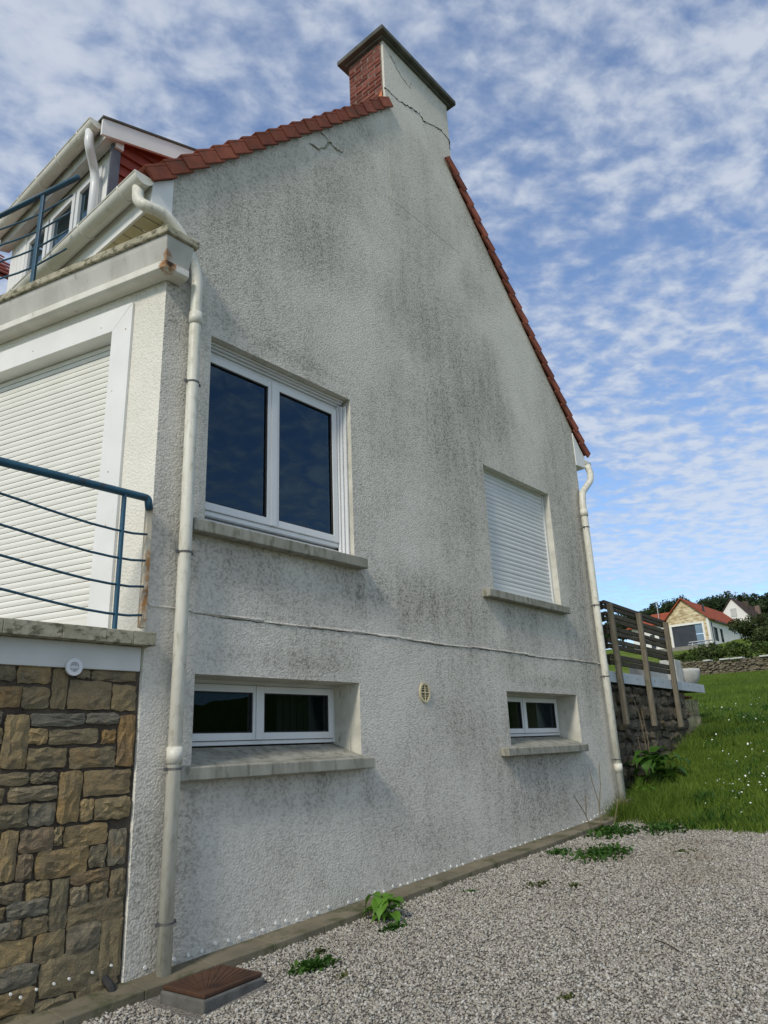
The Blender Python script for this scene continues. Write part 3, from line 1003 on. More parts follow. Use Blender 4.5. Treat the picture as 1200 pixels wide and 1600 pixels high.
sill(2.80, 4.59, 3.03, 2.94, 3.05, 0, w1)
sill_top(2.95, 4.523, 3.03, 3.055, y1, w1)
sill(2.775, 4.585, 1.385, 1.302, 1.5, 0, b1, .10)
sill_top(2.92, 4.54, 1.385, 1.505, YG + .31, b1)
sill(6.615, 8.39, 1.40, 1.322, 1.5, 0, b2, .10)
sill_top(6.83, 8.43, 1.40, 1.505, YG + .29, b2)

# closed roller shutter on the second upper window
y2 = YG + .10
sh = MB().box(6.765, 6.80, y2 - .02, y2 + .03, 3.05, 4.54).build('roller_shutter', 'shutter_white', house)
MB().box(8.272, 8.305, y2 - .02, y2 + .03, 3.05, 4.54).build('guide_rail', 'shutter_white', sh)
sh['label'] = 'closed white roller shutter of the far upper window'


def slat_mesh(x0, x1, y, z, pitch, parent, matn):
    s = MB()
    prof = [(0, 0), (-.0035, .25), (-.005, .5), (-.0035, .75), (.001, .93), (.004, 1.0)]
    n_ = len(prof)
    for xx in (x0, x1):
        for (dy, u) in prof:
            s.v.append((xx, y + dy, z + u * pitch))
    s.f = [(i, i + n_, i + n_ + 1, i + 1) for i in range(n_ - 1)]
    return s.build('slat', matn, parent)


pitch = .0535
s0 = slat_mesh(6.80, 8.272, y2, 3.13, pitch, sh, 'shutter_white')
nsl = int((4.53 - 3.13) / pitch)
for k in range(1, nsl + 1):
    copy_at(s0, (0, random.uniform(-.0015, .0015), k * pitch), sh)
MB().box(6.80, 8.272, y2 - .008, y2 + .012, 3.055, 3.128).build('bottom_bar', 'shutter_white', sh, bevel=.003)
MB().tube([(8.21, y2 - .01, 3.07), (8.21, y2 - .04, 3.07)], .018, 8).build('stop', 'dark_metal', sh)
MB().box(6.765, 8.305, y2 + .02, y2 + .1, 3.03, 4.545).build('shutter_backing', 'interior', sh)
s = sill(6.52, 8.345, 3.03, 2.945, 3.05, 0, sh)
sill_top(6.76, 8.31, 3.03, 3.052, y2 + .02, sh)

# ------------------------------------------------ roof
rf = MB()
def roof_quad(f, xa, xb):
    for dz, flip in ((-.02, 0), (-.09, 1)):
        pass
    rf.hexa([(xa, YG + .012, f(xa) - .10), (xb, YG + .012, f(xb) - .10), (xb, YB + .1, f(xb) - .10), (xa, YB + .1, f(xa) - .10),
             (xa, YG + .012, f(xa) - .02), (xb, YG + .012, f(xb) - .02), (xb, YB + .1, f(xb) - .02), (xa, YB + .1, f(xa) - .02)])
roof_quad(roof_l, 2.38, XA)
roof_quad(roof_r, XA, 9.56)
roof = rf.build('roof', 'verge_tile', house)


def verge(f, slope, xa, xb, n_, skirt, side):
    th = math.atan(slope)
    step = (xb - xa) / n_
    L_ = abs(step) / math.cos(th)
    # one tile: skirt plate on the gable face and a strip over the roof edge, built along local axes then placed
    ux = Vector((math.cos(th), 0, math.sin(th))) * (1 if xb > xa else -1)
    if xb < xa: ux = Vector((-math.cos(th), 0, -math.sin(th))) * -1
    up = Vector((-math.sin(th), 0, math.cos(th)))
    o_ = Vector((xa, YG, f(xa)))
    first = None
    for k in range(n_):
        x_ = xa + step * k
        if first is None:
            tb = MB()
            d = ux if step > 0 else -ux
            a = o_ - d * .03
            for (y0_, y1_, u0, u1, lift) in ((YG - .062, YG - .034, -skirt, .0, 0), (YG - .062, YG + .16, .001, .024, 0)):
                pts8 = []
                for (uu) in (u0, u1):
                    for (dd, yy) in ((0, y0_), (L_ + .05, y0_ + .012), (L_ + .05, y1_ + .012), (0, y1_)):
                        q = a + d * dd + up * (uu + (0.032 if dd == 0 else 0.0))
                        pts8.append((q.x, yy, q.z))
                tb.hexa(pts8)
            first = tb.build('verge_tile', 'verge_tile', roof, bevel=.004)
        else:
            c = copy_at(first, (x_ - xa, random.uniform(-.003, .003), f(x_) - f(xa) + random.uniform(-.004, .004)), roof)


verge(roof_l, 1.042, 2.31, 5.30, 20, .10, 1)
def roof_rx(x): return roof_r(x)
# the far rake: tiles run from the eave up to the chimney
th_r = math.atan(-1.072)
nR = 21
xa, xb = 9.66, 6.55
step = (xb - xa) / nR
first = None
d = Vector((-math.cos(th_r), 0, -math.sin(th_r)))
up = Vector((-math.sin(th_r), 0, math.cos(th_r)))
Lr = abs(step) / math.cos(th_r)
for k in range(nR):
    x_ = xa + step * k
    if first is None:
        tb = MB(); a = Vector((xa, YG, roof_r(xa)))
        for (y0_, y1_, u0, u1) in ((YG - .062, YG - .034, -.105, 0), (YG - .062, YG + .16, .001, .024)):
            p8 = []
            for uu in (u0, u1):
                for (dd, yy) in ((0, y0_), (Lr + .05, y0_ + .012), (Lr + .05, y1_ + .012), (0, y1_)):
                    q = a + d * dd + up * (uu + (.030 if dd == 0 else 0))
                    p8.append((q.x, yy, q.z))
            tb.hexa(p8)
        first = tb.build('verge_tile', 'verge_tile', roof, bevel=.004)
    else:
        copy_at(first, (x_ - xa, random.uniform(-.003, .003), roof_r(x_) - roof_r(xa) + random.uniform(-.004, .004)), roof)

# eaves: fascia, soffit boards and white box ends
MB().box(2.355, 2.375, YG - .01, YB, 5.452, 5.65).build('fascia', 'white_board', roof)
MB().prism([(2.353, YG - .012, 5.45), (2.532, YG - .012, 5.45), (2.532, YG - .012, 5.80), (2.40, YG - .012, 5.70), (2.353, YG - .012, 5.655)], (0, .011, 0)).build('eave_end', 'white_board', roof)
sb = MB().box(2.376, 2.529, YG + .004, YG + .142, 5.455, 5.467).build('soffit_board', 'soffit_board', roof, bevel=.003)
for k in range(1, 40):
    copy_at(sb, (0, k * .15, random.uniform(-.002, .002)), roof)
MB().prism([(9.265, YG - .012, 5.22), (9.55, YG - .012, 5.25), (9.56, YG - .012, 5.42), (9.265, YG - .012, 5.72)], (0, .011, 0)).build('eave_end', 'white_board', roof)
MB().box(9.545, 9.565, YG + .002, YB, 5.25, 5.45).box(9.272, 9.545, YG + .002, YB, 5.235, 5.25).build('fascia', 'white_board', roof)


# gutters
def gutter(xc, zc_, r, y0, y1, parent, clip_every=.7, name='gutter'):
    s = MB()
    sg_ = 12
    for yy in (y0, y1):
        for rr in (r, r - .006):
            for k in range(sg_ + 1):
                th = math.pi + math.pi * k / sg_
                s.v.append((xc + rr * math.cos(th), yy, zc_ + rr * math.sin(th)))
    n_ = sg_ + 1
    for k in range(sg_):
        s.f.append((k, k + 1, 2 * n_ + k + 1, 2 * n_ + k))
        s.f.append((n_ + k, 3 * n_ + k, 3 * n_ + k + 1, n_ + k + 1))
    for k in (0, sg_):
        s.f.append((k, 2 * n_ + k, 3 * n_ + k, n_ + k))
    gt = s.build(name, 'gutter_plastic', parent, True)
    # stop ends
    for yy, dy in ((y0, -.008), (y1, .008)):
        cp = MB()
        poly = [(xc + (r + .004) * math.cos(math.pi + math.pi * k / sg_), yy, zc_ + (r + .004) * math.sin(math.pi + math.pi * k / sg_)) for k in range(sg_ + 1)]
        cp.prism(poly, (0, dy, 0))
        cp.build('stop_end', 'gutter_plastic', gt)
    tb_ = MB().tube([(xc - r, y0, zc_), (xc - r, y1, zc_)], .008, 6)
    tb_.build('rolled_lip', 'gutter_plastic', gt)
    yy = y0 + .25
    while yy < y1 - .05:
        c_ = MB()
        path = [(xc + (r + .003) * math.cos(math.pi + math.pi * k / 10), yy, zc_ + (r + .003) * math.sin(math.pi + math.pi * k / 10)) for k in range(11)]
        c_.tube(path, .009, 6)
        c_.build('gutter_clip', 'gutter_plastic', gt)
        yy += clip_every
    return gt


gutter(2.275, 5.665, .078, YG - .02, 9.5, house, .62)
gutter(9.655, 5.37, .078, YG - .02, YB, house, .8)


def downpipe(path, r, brackets, sockets, name='downpipe', parent=None, rad=.09, side=-1, wall_y=YG):
    p_ = MB().tube(bend(path, 7, rad), r, 16)
    dp_ = p_.build(name, 'pipe_plastic', parent or house, True)
    for (x_, y_, z_) in brackets:
        br = MB()
        br.ring((x_, y_, z_ - .006), (0, 0, 1), r, r + .004, .013, 18)
        br.box(x_ - r - .028, x_ - r - .003, y_ - .006, y_ + .006, z_ - .010, z_ + .010)
        br.box(x_ + r + .003, x_ + r + .022, y_ - .006, y_ + .006, z_ - .010, z_ + .010)
        br.tube([(x_, y_ + r, z_), (x_, wall_y + .02, z_)], .006, 6)
        br.build('bracket', 'dark_metal', dp_)
    for (x_, y_, z_) in sockets:
        MB().ring((x_, y_, z_ - .05), (0, 0, 1), r - .004, r + .006, .10, 18).build('socket', 'pipe_plastic', dp_, True)
    return dp_


px_, py_ = 2.748, YG - .075
dp1 = downpipe([(2.275, YG + .06, 5.60), (2.275, YG + .05, 5.47), (2.30, YG - .02, 5.40), (2.44, YG - .06, 5.39), (2.60, py_, 5.27), (px_ - .02, py_, 5.03), (px_, py_, 4.93), (px_ + .002, py_, 3.0), (px_ - .012, py_, .26)], .044,
               [(px_ + .001, py_, 4.06), (px_, py_, 2.77), (px_ - .006, py_, 1.38), (px_ - .011, py_, .53)], [(px_ - .006, py_, 1.46), (px_, py_, 4.60)])
dp1['label'] = 'white downpipe with swan neck at the near corner of the gable'
xr_, yr_ = 9.16, YG - .075
dp2 = downpipe([(9.60, YG - .02, 5.30), (9.62, YG - .05, 5.17), (9.52, yr_, 5.02), (9.19, yr_, 4.76), (xr_, yr_, 4.6), (xr_ + .002, yr_, 2.6), (xr_ + .03, yr_, .62)], .046,
               [(xr_, yr_, 4.24), (xr_, yr_, 3.15), (xr_ + .006, yr_, 2.22), (xr_ + .02, yr_, 1.2)], [(xr_ + .02, yr_, 1.10), (xr_, yr_, 4.45)], rad=.07)
dp2['label'] = 'white downpipe at the far corner of the gable'

# ------------------------------------------------ chimney
ch = MB()
CX0, CX1, CY1, CZ = 5.285, 6.63, 4.76, 9.80
ch.box(CX0 + .012, CX1, YG - .002, CY1, 7.4, CZ - .002)
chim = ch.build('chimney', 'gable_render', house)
MB().box(CX0 + .004, CX0 + .010, YG + .03, CY1 + .006, 7.6, CZ - .004).build('mortar', 'brick_mortar', chim)
bz = roof_l(CX0) - .1
row = 0
while bz < CZ - .03:
    y_ = YG + .04 - (.11 if row % 2 else 0)
    while y_ < CY1:
        a, b_ = max(y_, YG + .035), min(y_ + .205, CY1 + .004)
        if b_ - a > .03:
            o_ = random.uniform(-.004, .006)
            MB().box(CX0 - .004 + o_, CX0 + .02, a + .006, b_ - .006, bz + .006, bz + .058).build('brick', 'brick_red', chim, bevel=.005)
        y_ += .215
    bz += .0665; row += 1
cap = MB().box(CX0 - .04, CX1 + .04, YG - .04, CY1 + .04, CZ, CZ + .03).box(CX0 - .10, CX1 + .105, YG - .095, CY1 + .12, CZ + .028, CZ + .100)
cap.build('cap', 'cap_concrete', chim, bevel=.012)
crack([(CX0, 9.03), (5.55, 9.04), (5.75, 9.10), (5.98, 9.17), (6.05, 9.10), (6.28, 9.19), (6.46, 9.24), (6.62, 9.2)], .010, 'crack_dark', chim, YG - .002)
crack([(5.98, 9.15), (6.08, 8.98), (6.17, 8.80)], .007, 'crack_grey', chim, YG - .001)
crack([(6.62, 9.2), (6.63, 9.05)], .014, 'crack_dark', chim, YG - .002)
crack([(5.42, 9.68), (5.62, 9.50), (5.80, 9.44), (5.84, 9.58)], .008, 'crack_grey', chim, YG - .002)
MB().add([(CX0 - .009, YG + .03, roof_l(5.3) + .02), (CX0 - .009, YG + .20, roof_l(5.3) + .02), (CX0 - .009, YG + .03, roof_l(5.3) + .19)], [(0, 1, 2)]).build('flaunching', 'orange_patch', chim)

# ------------------------------------------------ angled bay below the balcony
C15, S15 = math.cos(R(15)), math.sin(R(15))


def Fp3(s_, z, off=0.0):
    """point on the splayed bay front: s along it, off outwards"""
    return (2.53 - S15 * s_ - C15 * off, 4.2 + C15 * s_ - S15 * off, z)


def fbox(mb, s0_, s1_, z0, z1, o0, o1):
    return mb.hexa([Fp3(s0_, z0, o1), Fp3(s1_, z0, o1), Fp3(s1_, z0, o0), Fp3(s0_, z0, o0), Fp3(s0_, z1, o1), Fp3(s1_, z1, o1), Fp3(s1_, z1, o0), Fp3(s0_, z1, o0)])


SB = 6.2
bw = MB()
SH = (.50, 3.7, 2.27, 4.575)
bw.sheet([[Fp3(0, 0), Fp3(SB, 0), Fp3(SB, 4.95), Fp3(0, 4.95)], [Fp3(SH[0], SH[2]), Fp3(SH[0], SH[3]), Fp3(SH[1], SH[3]), Fp3(SH[1], SH[2])]])
bay = bw.build('bay_wall', 'bay_render', house)
rv = MB()
for a_, b_ in (((SH[0], SH[2]), (SH[0], SH[3])), ((SH[0], SH[3]), (SH[1], SH[3])), ((SH[1], SH[3]), (SH[1], SH[2])), ((SH[1], SH[2]), (SH[0], SH[2]))):
    rv.add([Fp3(a_[0], a_[1], 0), Fp3(b_[0], b_[1], 0), Fp3(b_[0], b_[1], -.16), Fp3(a_[0], a_[1], -.16)], [(0, 1, 2, 3)])
rv.build('reveal', 'white_board', bay)
sur = MB()
W_ = .195
zt_, st_ = 4.575, .50
sur.prism([Fp3(st_, zt_, .001), Fp3(SH[1], zt_, .001), Fp3(SH[1] + W_, zt_ + W_, .001), Fp3(st_ - W_ + .003, zt_ + W_, .001)], Vector(Fp3(0, 0, .022)) - Vector(Fp3(0, 0, 0)))
sur.build('surround_head', 'white_board', bay)
sj = MB()
sj.prism([Fp3(st_, 2.25, .001), Fp3(st_, zt_ - .003, .001), Fp3(st_ - W_, zt_ + W_ - .003, .001), Fp3(st_ - W_, 2.25, .001)], Vector(Fp3(0, 0, .022)) - Vector(Fp3(0, 0, 0)))
sj.build('surround_jamb', 'white_board', bay)
scw = MB()
for (s_, z_) in ((.62, 4.64), (1.38, 4.66), (.45, 4.05), (.36, 4.55), (.42, 3.4), (.40, 3.0)):
    scw.ring(Fp3(s_, z_, .0225), Vector(Fp3(0, 0, 1)) - Vector(Fp3(0, 0, 0)), 0, .006, .002, 8)
scw.build('screw_heads', 'rust', bay)
bs = MB()
fbox(bs, SH[0] + .001, SH[0] + .03, 2.30, 4.57, -.13, -.09)
bsh = bs.build('roller_shutter', 'shutter_cream', house)
bb_ = MB(); fbox(bb_, SH[0] + .031, SH[1], 2.30, 2.385, -.13, -.10); bb_.build('bottom_bar', 'shutter_cream', bsh)
bsh['label'] = 'closed cream roller shutter of the bay behind the railing'
pit = .0465
sm = MB()
prof = [(0, 0), (.0035, .25), (.005, .5), (.0035, .75), (-.002, .93), (-.006, 1.0)]
for s_ in (SH[0] + .03, SH[1]):
    for (o_, u) in prof:
        sm.v.append(Fp3(s_, 2.387 + u * pit, -.11 + o_))
sm.f = [(i, i + 6, i + 7, i + 1) for i in range(5)]
s0 = sm.build('slat', 'shutter_cream', bsh)
for k in range(1, int((4.56 - 2.387) / pit) + 1):
    copy_at(s0, (random.uniform(-.0012, .0012), 0, k * pit), bsh)
fb = MB(); fbox(fb, SH[0], SH[1], 2.27, 4.575, -.17, -.15); fb.build('shutter_backing', 'interior', bsh)
ts = MB(); fbox(ts, SH[0] + .002, SH[1], 2.16, 2.30, -.15, .05); ts.build('threshold', 'concrete_edge', bay)


# cornice wrapping the bay: profile offsets along a mitred path
def corner(off, y_off=None):
    """plan point where the return (parallel to the gable) meets the bay front, both pushed out by off"""
    s_ = (-off + S15 * off) / C15
    return (2.53 - S15 * s_ - C15 * off, 4.2 - off)


def cornice_part(prof_, xe, name, matn, parent, bevel=0.0):
    s = MB()
    n_ = len(prof_)
    for (off, z) in prof_:
        cx0, cy0 = corner(off)
        e = Fp3(SB, z, off)
        s.v += [(xe, 4.2 - off, z), (cx0, cy0, z), e]
    for i in range(n_):
        j = (i + 1) % n_
        for k in range(2):
            s.f.append((i * 3 + k, i * 3 + k + 1, j * 3 + k + 1, j * 3 + k))
    s.f.append(tuple(i * 3 for i in range(n_)))
    s.f.append(tuple(i * 3 + 2 for i in reversed(range(n_))))
    return s.build(name, matn, parent, bevel=bevel)


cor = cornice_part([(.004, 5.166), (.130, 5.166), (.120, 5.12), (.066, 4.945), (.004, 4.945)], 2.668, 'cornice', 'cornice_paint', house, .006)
cornice_part([(.004, 5.168), (.152, 5.168), (.152, 5.234), (.004, 5.240)], 2.705, 'cornice_slab', 'mossy_slab', cor, .01)
cornice_part([(.004, 4.943), (.128, 4.943), (.128, 4.885), (.10, 4.868), (.004, 4.868)], 2.640, 'moulding', 'moulding_paint', cor, .006)
MB().add([Fp3(0, 5.22), Fp3(SB, 5.22), (2.53, 4.2 + SB, 5.22)], [(0, 1, 2)]).build('balcony_floor', 'mossy_slab', house)

# wing with a tiled slope beyond the dormer
wg = MB()
wg.box(1.2, 2.5, 8.6, 11.5, 4.2, 7.25)
wing = wg.build('side_wing', 'far_white', house)
for r_i in range(9):
    for c_i in range(9):
        x0 = 1.55 + c_i * .17 + (.085 if r_i % 2 else 0)
        yb_ = 8.40 + r_i * .22
        zb_ = 7.20 + r_i * .20
        MB().hexa([(x0, yb_, zb_ + .03), (x0 + .165, yb_, zb_ + .03), (x0 + .165, yb_ + .27, zb_ + .235), (x0, yb_ + .27, zb_ + .235),
                   (x0, yb_, zb_ + .055), (x0 + .165, yb_, zb_ + .055), (x0 + .165, yb_ + .27, zb_ + .26), (x0, yb_ + .27, zb_ + .26)]).build('roof_tile', 'cladding_red', wing)
wr = MB().hexa([(1.5, 8.42, 7.18), (3.0, 8.42, 7.18), (3.0, 10.4, 9.02), (1.5, 10.4, 9.02), (1.5, 8.42, 7.22), (3.0, 8.42, 7.22), (3.0, 10.4, 9.06), (1.5, 10.4, 9.06)])
wr.build('tile_bed', 'verge_tile', wing)

# ------------------------------------------------ dormer
DX, DY0, DY1 = 2.60, 5.40, 7.62
dm = MB()
dm.box(DX + .02, DX + .06, DY0 + .002, DY0 + .20, 5.6, 7.12)          # corner post of the front
dm.box(DX + .02, DX + .06, 7.21, DY1, 5.6, 7.12)
dm.box(DX + .02, DX + .06, DY0 + .20, 7.21, 6.93, 7.05)
dm.box(DX + .02, DX + .06, DY0 + .20, 7.21, 5.6, 5.85)
dorm = dm.build('dormer', 'white_board', house)
for (a, b_) in ((5.60, 6.09), (6.12, 6.66), (6.70, 7.205)):
    fr_ = MB()
    x0, x1 = DX, DX + .06
    z0, z1, f_ = 5.86, 6.925, .062
    fr_.box(x0, x1, a, a + f_, z0, z1).box(x0, x1, b_ - f_, b_, z0, z1).box(x0, x1, a + f_, b_ - f_, z1 - f_, z1).box(x0, x1, a + f_, b_ - f_, z0, z0 + f_)
    fr_.build('window_frame', 'white_plastic', dorm, bevel=.004)
    MB().add([(x0 + .03, a + f_, z0 + f_), (x0 + .03, b_ - f_, z0 + f_), (x0 + .03, b_ - f_, z1 - f_), (x0 + .03, a + f_, z1 - f_)], [(3, 2, 1, 0)]).build('pane', 'glass', dorm, recalc=False)
for k in range(4):
    MB().box(DX, DX + .019, 7.22 + k * .1, 7.312 + k * .1, 5.6, 7.12).build('board', 'white_board', dorm, bevel=.003)
MB().box(2.575, 2.668, DY0 - .022, DY0 + .001, 5.7, 7.10).build('corner_trim', 'slate_blue', dorm)
MB().box(2.60, 2.68, DY0 - .05, DY0 - .023, 6.98, 7.12).build('trim_block', 'white_board', dorm)


def droof(x): return 7.15 + .325 * (x - 2.41)


# cheek clad in overlapping red boards, clipped by the two roofs
z_ = 5.72
while z_ < 7.9:
    zt2 = z_ + .125
    xa_ = max(2.670, 2.41 + (zt2 - .10 - 7.15) / .325 if zt2 - .10 > 7.15 else 2.670)
    xb_lo = 2.267 + (z_ - 5.667) / 1.042
    xb_hi = 2.267 + (zt2 - 5.667) / 1.042
    if xb_hi > xa_ + .02:
        MB().hexa([(xa_, DY0 - .026, z_), (max(xb_lo, xa_ + .01) + .05, DY0 - .026, z_), (max(xb_lo, xa_ + .01) + .05, DY0 + .01, z_), (xa_, DY0 + .01, z_),
                   (xa_, DY0 + .002, zt2 + .015), (xb_hi + .05, DY0 + .002, zt2 + .015), (xb_hi + .05, DY0 + .01, zt2 + .015), (xa_, DY0 + .01, zt2 + .015)]).build('cladding_board', 'cladding_red', dorm)
    z_ += .125
MB().prism([(2.43, DY0 - .10, droof(2.43) - .185), (4.6, DY0 - .10, droof(4.6) - .185), (4.6, DY0 - .10, droof(4.6)), (2.43, DY0 - .10, droof(2.43))], (0, .025, 0)).build('bargeboard', 'white_board', dorm)
dr = MB()
dr.prism([(2.42, DY0 - .115, droof(2.42) + .002), (4.6, DY0 - .115, droof(4.6) + .002), (4.6, DY0 - .115, droof(4.6) + .022), (2.42, DY0 - .115, droof(2.42) + .022)], (0, DY1 - DY0 + .23, 0))
dr.build('dormer_roof', 'cap_concrete', dorm)
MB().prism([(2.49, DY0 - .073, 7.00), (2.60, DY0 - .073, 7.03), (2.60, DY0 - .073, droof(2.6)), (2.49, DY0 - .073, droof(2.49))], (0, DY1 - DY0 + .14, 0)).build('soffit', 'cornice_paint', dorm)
MB().prism([(2.60, DY0 - .073, droof(2.6) - .16), (4.5, DY0 - .073, droof(4.5) - .16), (4.5, DY0 - .073, droof(4.5) - .02), (2.60, DY0 - .073, droof(2.6) - .02)], (0, .09, 0)).build('verge_soffit', 'cladding_red', dorm)
MB().box(2.62, 2.66, DY0 + .003, DY1, 5.6, 5.75).box(2.7, 5, DY1 - .02, DY1, 5.8, 7.2).box(4.2, 4.25, DY0, DY1, 5.1, 7.8).build('dormer_inside', 'interior', dorm)
gutter(2.412, 7.155, .070, DY0 - .02, DY1 + .05, dorm, .42, 'dormer_gutter').parent = dorm
dpd = MB().tube(bend([(2.40, DY0 + .08, 7.10), (2.40, DY0 + .08, 6.97), (2.42, DY0 + .09, 6.91), (2.53, DY0 + .19, 6.80), (2.555, DY0 + .21, 6.70), (2.555, DY0 + .21, 5.85)], 6, .07), .042, 14)
dpd.build('dormer_downpipe', 'white_plastic', dorm, True)

# ---------------------------------------------------------------- terrace with its stone wall
terr = empty('stone_terrace', (1.2, 4.6, .2), 'terrace front of rough brown sandstone under a mossy concrete slab', 'stone wall')
MB().add([(-1.6, YG + .02, 0), (2.528, YG + .02, 0), (2.528, YG + .02, 1.98), (-1.6, YG + .02, 1.98)], [(0, 1, 2, 3)]).build('mortar_bed', 'stone_mortar', terr)
MB().box(-1.6, 2.505, YG - .012, YG + .018, 1.968, 2.120).build('lintel_band', 'white_band', terr, bevel=.004)
tl_ = MB()
xs = [-1.6, -.9, -.1, .62, 1.30, 1.62, 1.95, 2.22, 2.40, 2.555]
for a, b_ in zip(xs[:-1], xs[1:]):
    sl_ = MB().box(a + .0008, b_ - .0008, YG - .095 + random.uniform(-.001, .001), YG + .3, 2.122, 2.205 + random.uniform(-.001, .001))
    sl_.build('slab', 'mossy_slab', terr, bevel=.004)
MB().add([(-1.6, YG + .29, 2.17), (2.52, YG + .29, 2.17), (2.52, 4.5, 2.17), (.9, 10.2, 2.17), (-1.6, 10.2, 2.17)], [(0, 1, 2, 3, 4)]).build('terrace_floor', 'paving', terr)
STONES = [(1.67, 1.752, 1.886, 1.966), (1.771, 1.951, 1.875, 1.969), (1.969, 2.053, 1.741, 1.96), (2.106, 2.188, 1.916, 1.961), (2.205, 2.489, 1.908, 1.966), (1.685, 1.797, 1.744, 1.855), (1.807, 1.954, 1.742, 1.851), (2.07, 2.329, 1.74, 1.899), (2.346, 2.495, 1.735, 1.882), (1.63, 1.712, 1.659, 1.714), (1.738, 1.859, 1.428, 1.705), (1.873, 2.178, 1.649, 1.712), (2.194, 2.392, 1.653, 1.713), (2.4, 2.505, 1.414, 1.704), (1.863, 1.966, 1.55, 1.626), (1.98, 2.266, 1.547, 1.624), (2.296, 2.381, 1.545, 1.619), (1.60, 1.723, 1.556, 1.632), (1.871, 2.086, 1.42, 1.525), (2.111, 2.385, 1.411, 1.52), (1.66, 1.886, 1.344, 1.401), (1.903, 2.048, 1.345, 1.393), (2.068, 2.191, 1.129, 1.393), (2.21, 2.496, 1.258, 1.391), (1.794, 2.051, 1.258, 1.327), (1.58, 1.763, 1.26, 1.328), (2.2, 2.274, 1.129, 1.238), (2.287, 2.502, 1.124, 1.236), (1.68, 1.902, 1.13, 1.24), (1.914, 2.052, 1.128, 1.239), (1.878, 2.053, 0.998, 1.109), (2.064, 2.104, 1.016, 1.103), (2.12, 2.37, 0.998, 1.105), (1.781, 1.865, 0.876, 1.113), (2.385, 2.494, 0.877, 1.061), (1.977, 2.259, 0.863, 0.995), (2.277, 2.37, 0.878, 0.988), (1.877, 1.956, 0.872, 0.989), (1.76, 1.918, 0.773, 0.857), (1.938, 2.06, 0.767, 0.851), (2.077, 2.17, 0.597, 0.845), (2.179, 2.398, 0.802, 0.866), (2.419, 2.504, 0.702, 0.846), (2.186, 2.275, 0.705, 0.789), (2.296, 2.4, 0.705, 0.794), (1.75, 1.833, 0.701, 0.757), (1.85, 2.058, 0.69, 0.765), (2.181, 2.499, 0.583, 0.703), (1.80, 1.926, 0.604, 0.681), (1.943, 2.067, 0.598, 0.681), (2.379, 2.508, 0.313, 0.595), (2.018, 2.17, 0.464, 0.594), (2.185, 2.369, 0.466, 0.598), (1.80, 1.998, 0.463, 0.591), (2.055, 2.372, 0.293, 0.477), (1.80, 2.037, 0.374, 0.473), (1.80, 2.036, 0.26, 0.365), (2.267, 2.494, 0.19, 0.305), (2.044, 2.246, 0.19, 0.28), (1.80, 2.03, 0.16, 0.25)]
# the courses go on out of the picture to the left
z = .2
while z < 1.94:
    h_ = random.uniform(.09, .15)
    x = 1.76 if z < 1.3 else 1.56
    while x > -1.5:
        w_ = random.uniform(.12, .34)
        STONES.append((x - w_, x - .022, z, min(z + h_ - .02, 1.962)))
        x -= w_
    z += h_


def rough_stone(x0, x1, z0, z1, y, proud, jit, name, matn, parent, n_=4):
    """block with a pillowed, chipped front face and uneven outline"""
    s = MB()
    wv, hv = x1 - x0, z1 - z0
    nx_ = n_ + (1 if wv > hv * 1.4 else 0); nz_ = n_ + (1 if hv > wv * 1.4 else 0)
    cj = [[(random.uniform(-jit, jit), random.uniform(-jit, jit)) for _ in range(nz_ + 1)] for _ in range(nx_ + 1)]
    for i in range(nx_ + 1):
        for k in range(nz_ + 1):
            u, v_ = i / nx_, k / nz_
            e = min(u * wv, (1 - u) * wv, v_ * hv, (1 - v_) * hv)
            edge = e < 1e-6
            corner_ = (i in (0, nx_)) and (k in (0, nz_))
            dy = proud * (random.uniform(.45, .8) if edge else 1.0) + (0 if edge else random.uniform(-.35, .35) * proud)
            xx = x0 + u * wv + cj[i][k][0]; zz_ = z0 + v_ * hv + cj[i][k][1]
            if corner_:
                xx += (x0 + wv / 2 - xx) * min(.10, .007 / wv); zz_ += (z0 + hv / 2 - zz_) * min(.10, .007 / hv)
            s.v.append((xx, y - dy, zz_))
    for i in range(nx_):
        for k in range(nz_):
            a = i * (nz_ + 1) + k
            if random.random() < .5:
                s.f += [(a, a + nz_ + 1, a + nz_ + 2), (a, a + nz_ + 2, a + 1)]
            else:
                s.f += [(a, a + nz_ + 1, a + 1), (a + 1, a + nz_ + 1, a + nz_ + 2)]
    rim = [i * (nz_ + 1) for i in range(nx_ + 1)] + [nx_ * (nz_ + 1) + k for k in range(1, nz_ + 1)] + \
          [i * (nz_ + 1) + nz_ for i in range(nx_ - 1, -1, -1)] + [k for k in range(nz_ - 1, 0, -1)]
    o_ = len(s.v)
    for q in rim:
        x_, y_, z_ = s.v[q]
        s.v.append((x_, y + .01, z_))
    n2 = len(rim)
    for i in range(n2):
        s.f.append((rim[i], o_ + i, o_ + (i + 1) % n2, rim[(i + 1) % n2]))
    return s.build(name, matn, parent, False)


